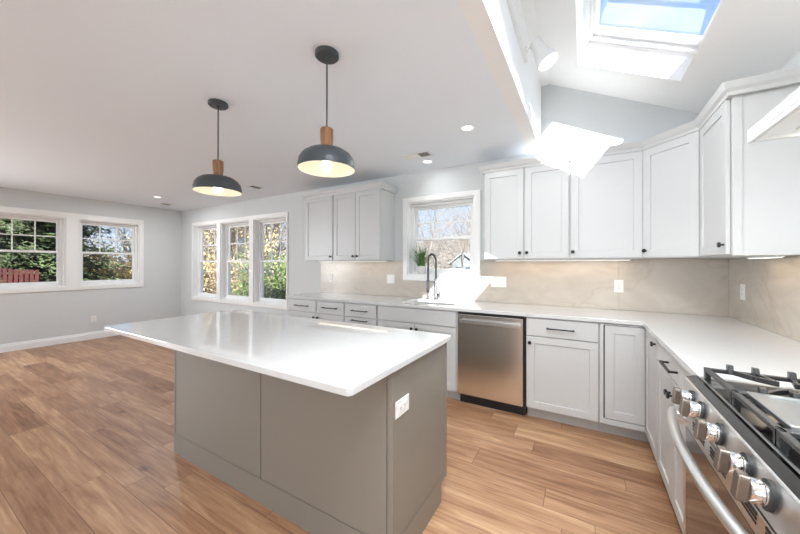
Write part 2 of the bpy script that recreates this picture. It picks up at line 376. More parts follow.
# bulkhead between the flat ceiling and the vault, its lower face level with the flat ceiling
struct(MB().box(XB-.10, XB, YF, 0, H, TOP).build('ceiling_bulkhead', 'vault'))
struct(MB().box(XB-.10, -1.322, YF, 0, TOP, TOP+.12).build('ceiling_ridge', 'vault'))
FS = Fr((0, 0, 2.494), (0, -1, 0), (-.4472, 0, -.8944), (-.8944, 0, .4472))   # sloped ceiling: a = -y, c up the slope, b down into the room
cv = lambda x_: -x_/.8944
sky = [(.442, 1.80, cv(-.394), cv(-1.066)), (2.69, 4.05, cv(-.43), cv(-.95))]
D = .30
struct(MB(FS).plate([0, -YF]+[v for h in sky for v in h[:2]], [cv(WT), cv(-1.322)]+[v for h in sky for v in h[2:]],
    lambda a, c: not any(inr(a, c, h) for h in sky), -D, 0).build('ceiling_slope', 'vault'))
for i, h in enumerate(sky):
    r = sroot('skylight_window_%d' % (i+1), FS((h[0]+h[1])/2, -.2, (h[2]+h[3])/2))
    g = (h[0]+.075, h[1]-.04, h[2]+.02, h[3]-.035)
    MB(FS).plate([h[0], h[1], g[0], g[1]], [h[2], h[3], g[2], g[3]], lambda a, c: not inr(a, c, g), -.27, -.215).build('skylight_frame', 'trim', r, bevel=.004)
    g2 = (g[0]-.03, g[1]+.02, g[2]-.012, g[3]+.015)
    MB(FS).plate([h[0], h[1], g2[0], g2[1]], [h[2], h[3], g2[2], g2[3]], lambda a, c: not inr(a, c, g2), -.215, -.19).build('skylight_stop', 'trim', r, bevel=.003)
    MB(FS).box(g[0], g[1], -.245, -.239, g[2], g[3]).build('glass_pane', 'skyglass', r)
bb = [(0, 0), (.014, 0), (.014, .085), (.009, .1), (.009, .112), (.004, .125), (0, .125)]
struct(MB().sweep([(XL, YF), (XL, 0)][::-1], bb).build('baseboard_left', 'trim'))
struct(MB().sweep([(XL+.015, 0), (-4.46, 0)][::-1], bb).build('baseboard_back', 'trim'))
struct(MB().sweep([(0, YF), (0, -2.78)], bb).build('baseboard_right', 'trim'))

def double_hung(F, h, n, grid, sillz=.0):
    a0, a1, c0, c1 = h
    r = sroot('window_%d' % n, F((a0+a1)/2, -.08, c0))
    j = .016
    MB(F).plate([a0, a1, a0+j, a1-j], [c0, c1, c0+j, c1-j], lambda a, c: not inr(a, c, (a0+j, a1-j, c0+j, c1-j)), -WT-.02, -.001).build('jamb', 'trim', r)
    A0, A1, C0, C1 = a0+j, a1-j, c0+j, c1-j; mid = (C0+C1)/2
    MB(F).plate([A0, A1, A0+.03, A1-.03], [C0, C1, C0+.03, C1-.03], lambda a, c: not inr(a, c, (A0+.03, A1-.03, C0+.03, C1-.03)), -.15, -.075).build('window_frame', 'trim', r, bevel=.003)
    A0 += .03; A1 -= .03; C0 += .03; C1 -= .03
    for nm, z0, z1, b0, b1 in (('upper_sash', mid-.018, C1, -.142, -.117), ('lower_sash', C0, mid+.018, -.112, -.087)):
        f = .036
        s_ = MB(F).plate([A0, A1, A0+f, A1-f], [z0, z1, z0+f, z1-f], lambda a, c: not inr(a, c, (A0+f, A1-f, z0+f, z1-f)), b0, b1).build(nm, 'trim', r, bevel=.003)
        MB(F).box(A0+f, A1-f, (b0+b1)/2-.002, (b0+b1)/2+.002, z0+f, z1-f).build('glass_pane', 'glass', s_)
        if nm == 'upper_sash':
            g = MB(F); W_, H_ = A1-A0-2*f, z1-z0-2*f; bm_ = (b0+b1)/2
            for k in range(1, grid[0]): x_ = A0+f+W_*k/grid[0]; g.box(x_-.008, x_+.008, bm_+.003, bm_+.011, z0+f, z1-f)
            for k in range(1, grid[1]): z_ = z0+f+H_*k/grid[1]; g.box(A0+f, A1-f, bm_+.003, bm_+.010, z_-.008, z_+.008)
            g.build('grille', 'trim', s_)
    return r
for i, h in enumerate(lw[:2]): double_hung(FL, h, i+1, (3, 2))
double_hung(FL, lw[2], 8, (3, 2))  # unseen extra window, added as an opening for the left fill lamp
for i, h in enumerate(tri): double_hung(FB, h, i+3, (3, 2))
double_hung(FB, sinkw, 6, (3, 2))
double_hung(FF, fo[1], 7, (3, 2))  # unseen extra window, added as an opening for the front fill lamp
r = sroot('added_door', (-4.5, YF-.08, 0))  # patio door added out of view as a light opening
h = fo[0]; xs_ = [h[0]+(h[1]-h[0])*k/3 for k in range(4)]
for k in range(3):
    g = (xs_[k]+.08, xs_[k+1]-.08, .12, 2.03); y_ = -.10+.03*(k % 2)
    s_ = MB(FF).plate([xs_[k], xs_[k+1], g[0], g[1]], [.002, 2.118, g[2], g[3]], lambda a, c: not inr(a, c, g), y_-.02, y_+.02).build('sliding_panel', 'trim', r)
    MB(FF).box(g[0], g[1], y_-.003, y_+.003, g[2], g[3]).build('glass_pane', 'glass', s_)
struct(MB().box(XL-WT, WT, YF-WT-4.6, YF-WT, 2.40, 2.52).build('added_sun_block_roof', 'ceil'))  # unseen slab added to keep direct sun off the front wall
for o_, (h, pw) in enumerate(((fo[1], KWIN_FILL_W),)):  # area lamp added just inside the front window to fill the room
    l = lamp('added_window_fill', 'AREA', ((h[0]+h[1])/2, YF+.03, (h[2]+h[3])/2), pw, None, (.95, 1, 1.045), shape='RECTANGLE', size=h[1]-h[0]-.1, size_y=h[3]-h[2]-.1)
    l.rotation_euler = Vector((0, 1, 0)).to_track_quat('-Z', 'Z').to_euler()
def casing(F, outer, hs, n):
    us = list(outer[:2])+[v for h in hs for v in h[:2]]; cs = list(outer[2:])+[v for h in hs for v in h[2:]]
    struct(MB(F).plate(us, cs, lambda a, c: not any(inr(a, c, h) for h in hs), .0005, .019).build('trim_%d' % n, 'trim', bevel=.004))
casing(FL, (.668, 2.665, .885, 2.195), lw[:2], 1)
casing(FL, (3.83, 5.77, .885, 2.175), lw[2:], 4)  # casing of the added left window
l = lamp('added_window_fill', 'AREA', (XL+.03, -4.8, 1.53), LWIN_FILL_W, None, (.95, 1, 1.045), shape='RECTANGLE', size=1.05, size_y=1.7)  # area lamp added just inside the extra left window to fill the room
l.rotation_euler = Vector((1, 0, 0)).to_track_quat('-Z', 'Y').to_euler()
casing(FB, (-8.128, -5.195, .592, 2.19), tri, 2)
casing(FB, (-3.032, -2.027, 1.128, 2.17), [sinkw], 3)

# ------------------------------------------------------------------ cabinets
def knob(F, a, c, parent, b=.022):
    MB(F).lathe([(.0065, 0), (.0055, .012), (.0145, .016), (.0155, .023), (.013, .027), (0, .0275)], (a, b, c), 'b', 20).build('knob', 'black', parent, smooth='auto')
def pull(F, a0, a1, c, parent, b=.022):
    m_ = MB(F)
    m_.box(a0, a1, b+.028, b+.038, c-.005, c+.005)
    for q in (a0+.004, a1-.014): m_.box(q, q+.010, b, b+.0285, c-.005, c+.005)
    m_.build('handle', 'black', parent, bevel=.0012)
def door(F, a0, a1, c0, c1, root, kn=None, name='door'):
    d = MB(F).shaker(a0, a1, c0, c1).build(name, 'cab', root, bevel=.0013)
    if kn: knob(F, kn[0], kn[1], d)
    return d
def drawer(F, a0, a1, c0, c1, root, pl=None):
    d = MB(F).box(a0, a1, .002, .022, c0, c1).build('drawer', 'cab', root, bevel=.0015)
    if pl: pull(F, pl[0], pl[1], (c0+c1)/2+.001, d)
    return d
CT = .884                                     # underside of the worktop
GB = Fr((0, -.610, 0), (1, 0, 0), (0, -1, 0))
GR = Fr((-.610, 0, 0), (0, -1, 0), (-1, 0, 0))
def base(F, a0, a1, label, depth=.605, hollow=False):
    r = thing('base_cabinet', F((a0+a1)/2, -.3, 0), label, 'cabinet')
    if hollow:
        m_ = MB(F); m_.box(a0, a0+.018, -depth, 0, .105, CT).box(a1-.018, a1, -depth, 0, .105, CT).box(a0+.018, a1-.018, -depth, 0, .105, .123).box(a0+.018, a1-.018, -depth, -depth+.012, .123, CT-.2).box(a0+.018, a1-.018, -.018, 0, .70, CT)
    else: m_ = MB(F).box(a0, a1, -depth, 0, .105, CT)
    m_.build('cabinet_body', 'cab', r)
    MB(F).box(a0, a1, -depth, -.075, 0, .105).build('toe_kick', 'cab', r)
    return r
KZ = .667
r = base(GB, -4.445, -3.470, 'white base cabinet at the left end of the counter run, two drawers over two doors')
drawer(GB, -4.436, -3.932, .727, .872, r, (-4.290, -4.056)); drawer(GB, -3.917, -3.479, .727, .872, r, (-3.804, -3.572))
door(GB, -4.436, -3.928, .112, .719, r, (-3.955, KZ)); door(GB, -3.922, -3.479, .112, .719, r, (-3.884, KZ))
r = base(GB, -3.469, -3.000, 'narrow white base cabinet of stacked drawers, just left of the sink cabinet')
for c0, c1, pz in ((.727, .872, .799), (.515, .719, .689), (.315, .507, .478), (.112, .307, .278)):
    d = drawer(GB, -3.461, -3.012, c0, c1, r); pull(GB, -3.348, -3.124, pz, d)
r = base(GB, -2.999, -2.075, 'white sink base cabinet under the kitchen window, plain false front over two doors', hollow=True)
MB(GB).box(-2.985, -2.084, .002, .022, .727, .872).build('false_front', 'cab', r, bevel=.0015)
door(GB, -2.985, -2.534, .112, .719, r, (-2.561, KZ)); door(GB, -2.528, -2.084, .112, .719, r, (-2.500, KZ))
r = base(GB, -1.451, -.917, 'white base cabinet right of the dishwasher, one drawer over one door')
drawer(GB, -1.443, -.923, .727, .872, r, (-1.287, -1.083)); door(GB, -1.443, -.923, .112, .719, r, (-1.418, KZ))
# lazy susan corner
r = thing('corner_cabinet', (-.45, -.45, 0), 'white corner base cabinet with a folding inset door where the two counter runs meet', 'cabinet')
MB().prism([(-.916, -.004), (-.004, -.004), (-.004, -1.049), (-.610, -1.049), (-.610, -.610), (-.916, -.610)], .105, CT, 'c').build('cabinet_body', 'cab', r)
MB().prism([(-.916, -.004), (-.004, -.004), (-.004, -1.049), (-.535, -1.049), (-.535, -.535), (-.916, -.535)], 0, .105, 'c').build('toe_kick', 'cab', r)
MB(GB).box(-.912, -.889, .001, .022, .112, .876).box(-.889, -.632, .001, .022, .112, .150).box(-.889, -.632, .001, .022, .868, .876).build('face_frame', 'cab', r)
MB(GB).box(-.889, -.632, .0005, .003, .150, .868).build('door_gap_shade', 'gap_shade', r, label='painted shade in the gap round the inset corner door')
door(GB, -.880, -.634, .156, .862, r)
door(GR, .634, 1.043, .112, .872, r, (1.008, .832))
r = base(GR, 1.051, 1.925, 'white base cabinet on the right run beside the range, one wide drawer over two doors')
drawer(GR, 1.058, 1.917, .752, .872, r, (1.345, 1.545)); door(GR, 1.058, 1.410, .112, .744, r, (1.392, KZ)); door(GR, 1.414, 1.917, .112, .744, r, (1.440, KZ))

# worktop L with the sink cut-out
SX = (-2.775, -2.175, -.505, -.125)
WX = -4.470
mb = MB(Fr((0, 0, 0), (1, 0, 0), (0, 0, 1), (0, 1, 0)))
mb.plate([WX, -.648, 0, SX[0], SX[1]], [-1.929, -.648, 0, SX[2], SX[3]],
         lambda a, c: (c > -.648 or a > -.648) and not inr(a, c, SX), CT, .914)
tag(mb.build('countertop', 'quartz', bevel=.003), 'long white quartz L-shaped worktop running along the window wall and the range wall', 'countertop')
# sink
r = thing('kitchen_sink', (-2.475, -.315, CT-.2), 'white undermount sink basin set in the worktop below the kitchen window', 'sink')
MB().plate([0, 1], [0, 1], lambda a, c: False, 0, 1)
m_ = MB(); x0, x1, y0, y1 = SX[0]-.012, SX[1]+.012, SX[2]-.012, SX[3]+.012; zb = CT-.19
m_.box(x0, x0+.012, y0, y1, zb, CT-.001).box(x1-.012, x1, y0, y1, zb, CT-.001).box(x0+.012, x1-.012, y0, y0+.012, zb, CT-.001).box(x0+.012, x1-.012, y1-.012, y1, zb, CT-.001).box(x0+.012, x1-.012, y0+.012, y1-.012, zb-.002, zb+.01)
m_.build('basin', 'steel2', r)
MB().lathe([(.042, 0), (.042, .004), (.03, .006), (0, .003)], (-2.475, -.315, zb+.01)).build('drain', 'chrome', r, smooth='auto')
# backsplash
r = thing('backsplash', (-2.2, 0, .914), 'veined beige stone backsplash on the window wall behind the sink', 'backsplash')
holes_ = [(-3.034, -2.025, 1.126, 2.2)]
for a0, a1 in ((-4.466, -.742), (-.740, -.0135)):
    MB(FB).plate([a0, a1]+[v for v in (-3.034, -2.025) if a0 < v < a1], [.9155, 1.376, 1.126], lambda a, c: not any(inr(a, c, h) for h in holes_), .0008, .012).build('stone_slab', 'splash', r)
r = thing('backsplash', (0, -1.4, .914), 'veined beige stone backsplash on the range wall right of the corner', 'backsplash')
for a0, a1 in ((.0008, .392), (.394, 2.70)): MB(FR).box(a0, a1, .0008, .012, .9155 if a1 < 1 else .9155, 1.376).build('stone_slab', 'splash', r)

# wall cabinets
UZ0, UZ1 = 1.378, 2.30
UB = Fr((0, -.310, 0), (1, 0, 0), (0, -1, 0)); UR = Fr((-.310, 0, 0), (0, -1, 0), (-1, 0, 0))
DZ0, DZ1 = 1.386, 2.248
def upper(F, a0, a1, label):
    r = thing('wall_cabinet', F((a0+a1)/2, -.15, UZ0), label, 'wall cabinet')
    MB(F).box(a0, a1, -.308, 0, UZ0, UZ1).build('cabinet_body', 'cab', r, bevel=.001)
    return r
r = upper(UB, -4.458, -3.926, 'white wall cabinet with a single shaker door, hung next to the triple window')
door(UB, -4.452, -3.932, DZ0, DZ1, r, (-3.962, 1.433))
r = upper(UB, -3.925, -3.165, 'white two-door wall cabinet hung left of the sink window, behind the nearer pendant')
door(UB, -3.916, -3.551, DZ0, DZ1, r, (-3.577, 1.433)); door(UB, -3.545, -3.171, DZ0, DZ1, r, (-3.510, 1.433))
r = upper(UB, -1.897, -1.130, 'white two-door wall cabinet hung right of the sink window, partly in a sun patch')
door(UB, -1.891, -1.519, DZ0, DZ1, r, (-1.550, 1.440)); door(UB, -1.508, -1.138, DZ0, DZ1, r, (-1.487, 1.440))
r = upper(UB, -1.129, -.601, 'white single-door wall cabinet between the sun-struck pair and the angled corner cabinet')
door(UB, -1.120, -.608, DZ0, DZ1, r, (-1.104, 1.440))
r = thing('corner_wall_cabinet', (-.3, -.3, UZ0), 'white angled corner wall cabinet with one door set diagonally', 'wall cabinet')
MB().prism([(-.600, -.002), (-.002, -.002), (-.002, -.600), (-.310, -.600), (-.600, -.310)], UZ0, UZ1, 'c').build('cabinet_body', 'cab', r)
UD = Fr((-.600, -.310, 0), (1, -1, 0), (-1, -1, 0))
door(UD, .012, .398, DZ0, DZ1, r, (.036, 1.440))
r = upper(UR, .601, 1.075, 'white wall cabinet on the range wall, its broad plain end panel facing us')
door(UR, .612, 1.066, DZ0, DZ1, r, (1.040, 1.440))
MB(Fr((0, -1.0755, 0), (1, 0, 0), (0, -1, 0))).box(-.310, -.002, 0, .006, UZ0, UZ1-.045).box(-.310, -.270, .006, .012, UZ0, UZ1-.045).build('end_panel', 'cab', r, bevel=.001)
cp = [(0, 2.2505), (.022, 2.2505), (.025, 2.270), (.038, 2.286), (.046, 2.305), (.052, 2.318), (0, 2.318)]
def crown(path, label):
    o = MB().sweep(path, cp).build('crown_molding', 'cab', bevel=.001); tag(o, label, 'molding')
crown([(-3.164, -.001), (-3.164, -.3115), (-4.459, -.3115), (-4.459, -.001)], 'white crown molding capping the left pair of wall cabinets')
crown([(-.001, -1.0885), (-.3115, -1.0885), (-.3115, -.6015), (-.6015, -.3115), (-1.898, -.3115), (-1.898, -.001)], 'white crown molding capping the right-hand wall cabinets round the corner')
for o_, (a0, a1, F) in zip(range(3), ((-4.40, -3.22, UB), (-1.84, -.66, UB), (.66, 1.02, UR))):
    r = thing('light_strip', F((a0+a1)/2, -.2, UZ0-.012), ['slim lit strip under the left wall cabinets', 'slim lit strip under the wall cabinets right of the sink window', 'slim lit strip under the wall cabinet by the range'][o_], 'light')
    MB(F).box(a0, a1, -.22, -.19, UZ0-.011, UZ0-.0005).build('strip_body', 'plate', r)
    MB(F).box(a0+.01, a1-.01, -.215, -.195, UZ0-.013, UZ0-.011).build('strip_lens', 'lens', r)
    l = lamp('strip_light', 'AREA', F((a0+a1)/2, -.205, UZ0-.016), STRIP_W*(a1-a0)*(.45 if o_ == 0 else 1), r, (1, .72, .42), shape='RECTANGLE', size=a1-a0, size_y=.03)
    if F is UR: l.rotation_euler = (0, 0, math.pi/2)

# ------------------------------------------------------------------ dishwasher
r = thing('dishwasher', GB(-1.763, -.3, 0), 'stainless steel dishwasher with a bar handle, right of the sink cabinet', 'dishwasher')
MB(GB).box(-2.070, -1.456, -.58, -.004, .09, .878).build('tub_body', 'rubber', r)
MB(GB).box(-2.068, -1.474, .0, .024, .104, .858).build('door', 'steel', r, bevel=.004)
MB(GB).box(-2.060, -1.470, -.50, -.050, 0, .09).build('toe_kick', 'rubber', r)
MB(GB).box(-1.472, -1.458, -.03, .012, .03, .874).build('side_trim', 'rubber', r)
m_ = MB(GB).box(-2.030, -1.500, .050, .066, .781, .817)
for q in (-2.028, -1.526): m_.box(q, q+.024, .024, .0505, .790, .811)
m_.build('handle', 'steel2', r, bevel=.004, seg=3)
MB(GB).lathe([(.009, 0), (.009, .002), (.006, .003), (0, .003)], (-1.772, .0241, .262), 'b', 20).build('badge', 'chrome', r, smooth='auto')

# ------------------------------------------------------------------ faucet, plant
fx, fy = -2.545, -.068
r = thing('kitchen_faucet', (fx, fy, .914), 'dark spring-neck pull-down faucet standing behind the sink', 'faucet')
MB().lathe([(.028, 0), (.028, .008), (.021, .014), (.0185, .02), (.0175, .235), (.014, .245), (0, .245)], (fx, fy, .9142)).build('faucet_body', 'gun', r, smooth='auto')
arc = [(fx, fy, .914+z_) for z_ in (.24, .31, .38, .445)]
for k in range(1, 13):
    q = math.pi*k/12; arc.append((fx-.012*(1-math.cos(q)), fy-.082*(1-math.cos(q)), .914+.445+.09*math.sin(q)))
arc += [(fx-.024, fy-.164, .914+.38), (fx-.024, fy-.164, .914+.29)]
MB().tube(arc, .0075, 10).build('hose', 'rubber', r, smooth=True)
# spring coil round the hose
pts = []; tot = [0]
for a, b in zip(arc, arc[1:]): tot.append(tot[-1]+(Vector(b)-Vector(a)).length)
N, turns = 460, 46
for i in range(N+1):
    s_ = tot[-1]*i/N; k = max(j for j in range(len(tot)) if tot[j] <= s_+1e-9); k = min(k, len(arc)-2)
    t_ = (s_-tot[k])/(tot[k+1]-tot[k]); p = Vector(arc[k]).lerp(Vector(arc[k+1]), t_); d = (Vector(arc[k+1])-Vector(arc[k])).normalized()
    x_ = Vector((1, 0, 0)); y_ = d.cross(x_).normalized(); q = 2*math.pi*turns*i/N
    pts.append(tuple(p+(x_*math.cos(q)+y_*math.sin(q))*.0115))
MB().tube(pts, .0026, 5).build('spring_coil', 'spring', r, smooth=True)
hx, hy = fx-.024, fy-.164
MB().lathe([(.012, .30), (.014, .29), (.0145, .22), (.017, .19), (.019, .12), (.0185, .095), (.015, .09), (0, .09)], (hx, hy, .914)).build('spray_head', 'gun', r, smooth='auto')
m_ = MB().tube([(fx, fy, .914+.205), (fx-.01, fy-.07, .914+.215), (hx, hy+.016, .914+.225)], .005, 8)
m_.lathe([(.0185, -.012), (.0185, .012), (.0148, .012), (.0148, -.012)], (hx, hy, .914+.225), cap=False)
m_.build('docking_arm', 'gun', r, smooth='auto')
m_ = MB().lathe([(.0145, 0), (.0145, .036), (.012, .04), (0, .04)], (fx+.014, fy, .914+.06), 'a', 20)
m_.tube([(fx+.042, fy, .914+.06), (fx+.05, fy-.004, .914+.085), (fx+.062, fy-.01, .914+.125)], [.0065, .0055, .0045], 10)
m_.build('lever', 'gun', r, smooth='auto')

px_, py_ = -2.79, .040; pz = sinkw[2]+.016+.0005
r = thing('potted_grass', (px_, py_, pz), 'small white pot of green grass on the sill of the kitchen window', 'potted plant')
MB().lathe([(.043, 0), (.048, .004), (.058, .092), (.058, .098), (.053, .098), (.051, .082), (0, .082)], (px_, py_, pz)).build('pot', 'ceramic', r, smooth='auto')
MB().lathe([(.051, .0825), (.03, .087), (0, .089)], (px_, py_, pz)).build('soil', 'soil', r, smooth=True)
m_ = MB()
for k in range(190):
    q = random.uniform(0, 2*math.pi); r0 = random.uniform(0, .044); L_ = random.uniform(.17, .31); lean = random.uniform(.05, .85)*(.4+r0/.036*.8)
    bx, by = px_+r0*math.cos(q), py_+r0*math.sin(q); q2 = q+random.uniform(-.5, .5); w0 = random.uniform(.0028, .005); prev = None
    for j in range(5):
        t_ = j/4; out = L_*lean*t_*(.35+.65*t_)*1.35; zz = pz+.08+L_*(t_-.22*lean*t_*t_)
        cx_, cy_ = bx+out*math.cos(q2), by+out*math.sin(q2)
        cy_ = min(cy_, .083); cx_ = max(cx_, sinkw[0]+.02) if cy_ > -.005 else cx_
        wd = w0*(1-t_*.85); sx_, sy_ = -math.sin(q2)*wd, math.cos(q2)*wd
        A = m_.v((cx_-sx_, min(cy_-sy_, .084), zz)); B = m_.v((cx_+sx_, min(cy_+sy_, .084), zz))
        if prev: m_.face([prev[0], prev[1], B, A])
        prev = (A, B)
m_.build('grass_blades', 'grassblade', r, recalc=False)

# ------------------------------------------------------------------ island
IX0, IX1, IY0, IY1 = -3.525, -1.716, -2.348, -1.765
r = thing('kitchen_island', ((IX0+IX1)/2, (IY0+IY1)/2, 0), 'greige painted island base with panelled sides and a molded baseboard', 'kitchen island')
MB().box(IX0, IX1, IY0, IY1, .10, CT).build('island_body', 'isl', r)
MB().box(IX0+.02, IX1-.02, IY0+.02, IY1-.07, 0, .10).build('toe_kick', 'isl', r)
FI = Fr((0, IY0, 0), (1, 0, 0), (0, -1, 0))
MB(FI).box(IX0+.012, -2.583, 0, .005, .12, CT-.001).build('side_panel', 'isl', r, bevel=.0015)
MB(FI).box(-2.577, IX1-.03, 0, .005, .12, CT-.001).build('side_panel', 'isl', r, bevel=.0015)
MB(FI).box(-2.583, -2.577, 0, .0012, .12, CT-.001).build('panel_seam_shade', 'gap_shade', r, label='thin painted shade in the seam between the panels')
MB().box(IX1-.024, IX1+.004, IY0-.008, IY0+.016, .10, CT-.001).build('corner_trim', 'isl', r, bevel=.002)
MB().box(IX0-.004, IX0+.010, IY0-.008, IY0+.016, .10, CT-.001).build('corner_trim', 'isl', r, bevel=.002)
MB().box(IX1-.012, IX1+.004, IY1-.014, IY1+.002, .098, CT-.001).build('corner_trim', 'isl', r, bevel=.002)
ib = [(0, 0), (.019, 0), (.019, .092), (.010, .101), (.010, .108), (.014, .110), (.014, .115), (.006, .123), (.006, .128), (.001, .136), (0, .136)]
MB().sweep([(IX1+.0045, IY1-.085), (IX1+.0045, IY0-.0085), (IX0-.0045, IY0-.0085), (IX0-.0045, IY1-.085)][::-1], ib).build('baseboard_molding', 'isl', r)
FK = Fr((0, IY1, 0), (-1, 0, 0), (0, 1, 0))
for a0, a1 in ((1.73, 2.32), (2.328, 2.918), (2.926, 3.515)):
    d = MB(FK).shaker(a0, a1, .112, .719).build('door', 'isl', r, bevel=.0013); knob(FK, a1-.03, .667, d)
    d = MB(FK).box(a0, a1, .002, .022, .727, .872).build('drawer', 'isl', r, bevel=.0015); pull(FK, (a0+a1)/2-.1, (a0+a1)/2+.1, .80, d)
# rounded worktop
def rrect(x0, x1, y0, y1, rad, n=6):
    out = []
    for cx_, cy_, s0 in ((x1-rad, y1-rad, 0), (x0+rad, y1-rad, 90), (x0+rad, y0+rad, 180), (x1-rad, y0+rad, 270)):
        for k in range(n+1): q = math.radians(s0+90*k/n); out.append((cx_+rad*math.cos(q), cy_+rad*math.sin(q)))
    return out
tag(MB().prism(rrect(-3.788, -1.691, -2.659, -1.739, .022), CT+.0003, .914, 'c').build('island_countertop', 'quartz', bevel=.004, seg=3), 'white quartz slab overhanging the island on its seating side', 'countertop')

def outlet(F, a, c, label, w_=.072, h_=.116, kind='duplex', rot=False):
    if rot: w_, h_ = h_, w_
    r = thing('power_outlet' if kind != 'switch' else 'light_switch', F(a, .002, c), label, 'outlet' if kind != 'switch' else 'switch')
    MB(F).box(a-w_/2, a+w_/2, .0005, .0055, c-h_/2, c+h_/2).build('cover_plate', 'plate', r, bevel=.002)
    if kind == 'duplex':
        m_ = MB(F)
        m_.box(a-(.017 if not rot else .034), a+(.017 if not rot else .034), .0055, .0075, c-(.034 if not rot else .017), c+(.034 if not rot else .017))
        fc = m_.build('receptacle', 'plate', r, bevel=.001)
        for q in (-.018, .018):
            aa, cc = (a, c+q) if not rot else (a+q, c)
            s_ = MB(F); s_.box(aa-.007, aa-.005, .0075, .0079, cc-.003, cc+.005).box(aa+.005, aa+.007, .0075, .0079, cc-.003, cc+.005).box(aa-.002, aa+.002, .0075, .0079, cc-.009, cc-.006)
            s_.build('socket', 'slot', fc)
    else:
        k = max(1, round(w_/.048)-0) if w_ > .09 else 1
        for i in range(k):
            q = a+(i-(k-1)/2)*.046
            MB(F).box(q-.016, q+.016, .0055, .009, c-.033, c+.033).build('rocker', 'plate', r, bevel=.001)
FBs = Fr((0, -.012, 0), (1, 0, 0), (0, -1, 0)); FRs = Fr((-.012, 0, 0), (0, -1, 0), (-1, 0, 0))
outlet(FBs, -4.262, 1.128, 'white single wall outlet at the left end of the backsplash')
outlet(FBs, -3.213, 1.138, 'white double switch plate on the backsplash just left of the sink window', w_=.118, kind='switch')
outlet(FBs, -1.826, 1.140, 'white three-gang switch plate on the backsplash just right of the sink window', w_=.165, kind='switch')
outlet(FBs, -.741, 1.132, 'white outlet on the backsplash under the single-door wall cabinet')
outlet(FRs, .275, 1.130, 'white outlet on the backsplash of the range wall, near the corner')
outlet(FL, 1.388, .353, 'white outlet low on the left wall below the far pair of windows')
outlet(Fr((IX1, 0, 0), (0, -1, 0), (1, 0, 0)), 2.278, .703, 'white outlet set sideways in the end of the island', rot=True)

# ------------------------------------------------------------------ range
RY0, RY1 = -1.931, -2.690; RC = (RY0+RY1)/2
r = thing('gas_range', (-.35, RC, 0), 'stainless gas range with five front knobs and cast iron grates, in the right foreground', 'range')
def yp(pts, y0, y1, n, m_, bv=0, par=None): return MB().prism(pts, y0, y1, 'b').build(n, m_, par or r, bevel=bv)
yp([(-.64, .10), (-.016, .10), (-.016, .895), (-.64, .895)], RY1, RY0, 'range_body', 'steeldark')
yp([(-.58, 0), (-.03, 0), (-.03, .10), (-.58, .10)], RY1+.02, RY0-.02, 'toe_kick', 'rubber')
yp([(-.640, .805), (-.698, .812), (-.706, .822), (-.692, .905), (-.688, .9085), (-.652, .9085), (-.652, .894), (-.640, .894)], RY1, RY0, 'control_panel', 'steel2', .002)
yp([(-.652, .9086), (-.6885, .9086), (-.686, .911), (-.664, .9178), (-.655, .9178), (-.652, .9150)], RY1, RY0, 'front_rim', 'steeldark', .0012)
# cooktop tray
mb = MB(Fr((0, 0, 0), (1, 0, 0), (0, 0, 1), (0, 1, 0)))
mb.plate([-.652, -.016, -.645, -.030], [RY1, RY0, RY1+.012, RY0-.012], lambda a, c: not inr(a, c, (-.645, -.030, RY1+.012, RY0-.012)), .895, .9165); mb.build('cooktop_rim', 'steel2', r, bevel=.0015)
MB().box(-.645, -.030, RY1+.012, RY0-.012, .8955, .901).build('cooktop_tray', 'enamel', r)
for bx, by, br in ((-.47, RY0-.135, .052), (-.19, RY0-.135, .040), (-.47, RY1+.135, .046), (-.19, RY1+.135, .052), (-.33, RC, .05)):
    b_ = MB().lathe([(br*1.35, 0), (br*1.3, .006), (br, .010), (br*.98, .020), (0, .020)], (bx, by, .9011)).build('burner', 'burner', r, smooth='auto')
    MB().lathe([(br*.8, 0), (br*.84, .004), (br*.7, .009), (0, .010)], (bx, by, .9212)).build('burner_cap', 'iron', b_, smooth='auto')
GZ0, GZ1 = .934, .950
def rail(m_, a, b_, w_=.009, lo=-.016):
    a, b_ = Vector(a), Vector(b_); d = (b_-a); d.z = 0; d = d.normalized(); n_ = Vector((-d.y, d.x, 0))*w_*.5
    hi = 0
    q = [m_.bm.verts.new(p+s_*n_+Vector((0, 0, dz))) for p in (a, b_) for s_ in (-1, 1) for dz in (lo, hi)]
    for f in ((0, 1, 3, 2), (4, 6, 7, 5), (0, 4, 5, 1), (2, 3, 7, 6), (0, 2, 6, 4), (1, 5, 7, 3)): m_.face([q[i] for i in f])
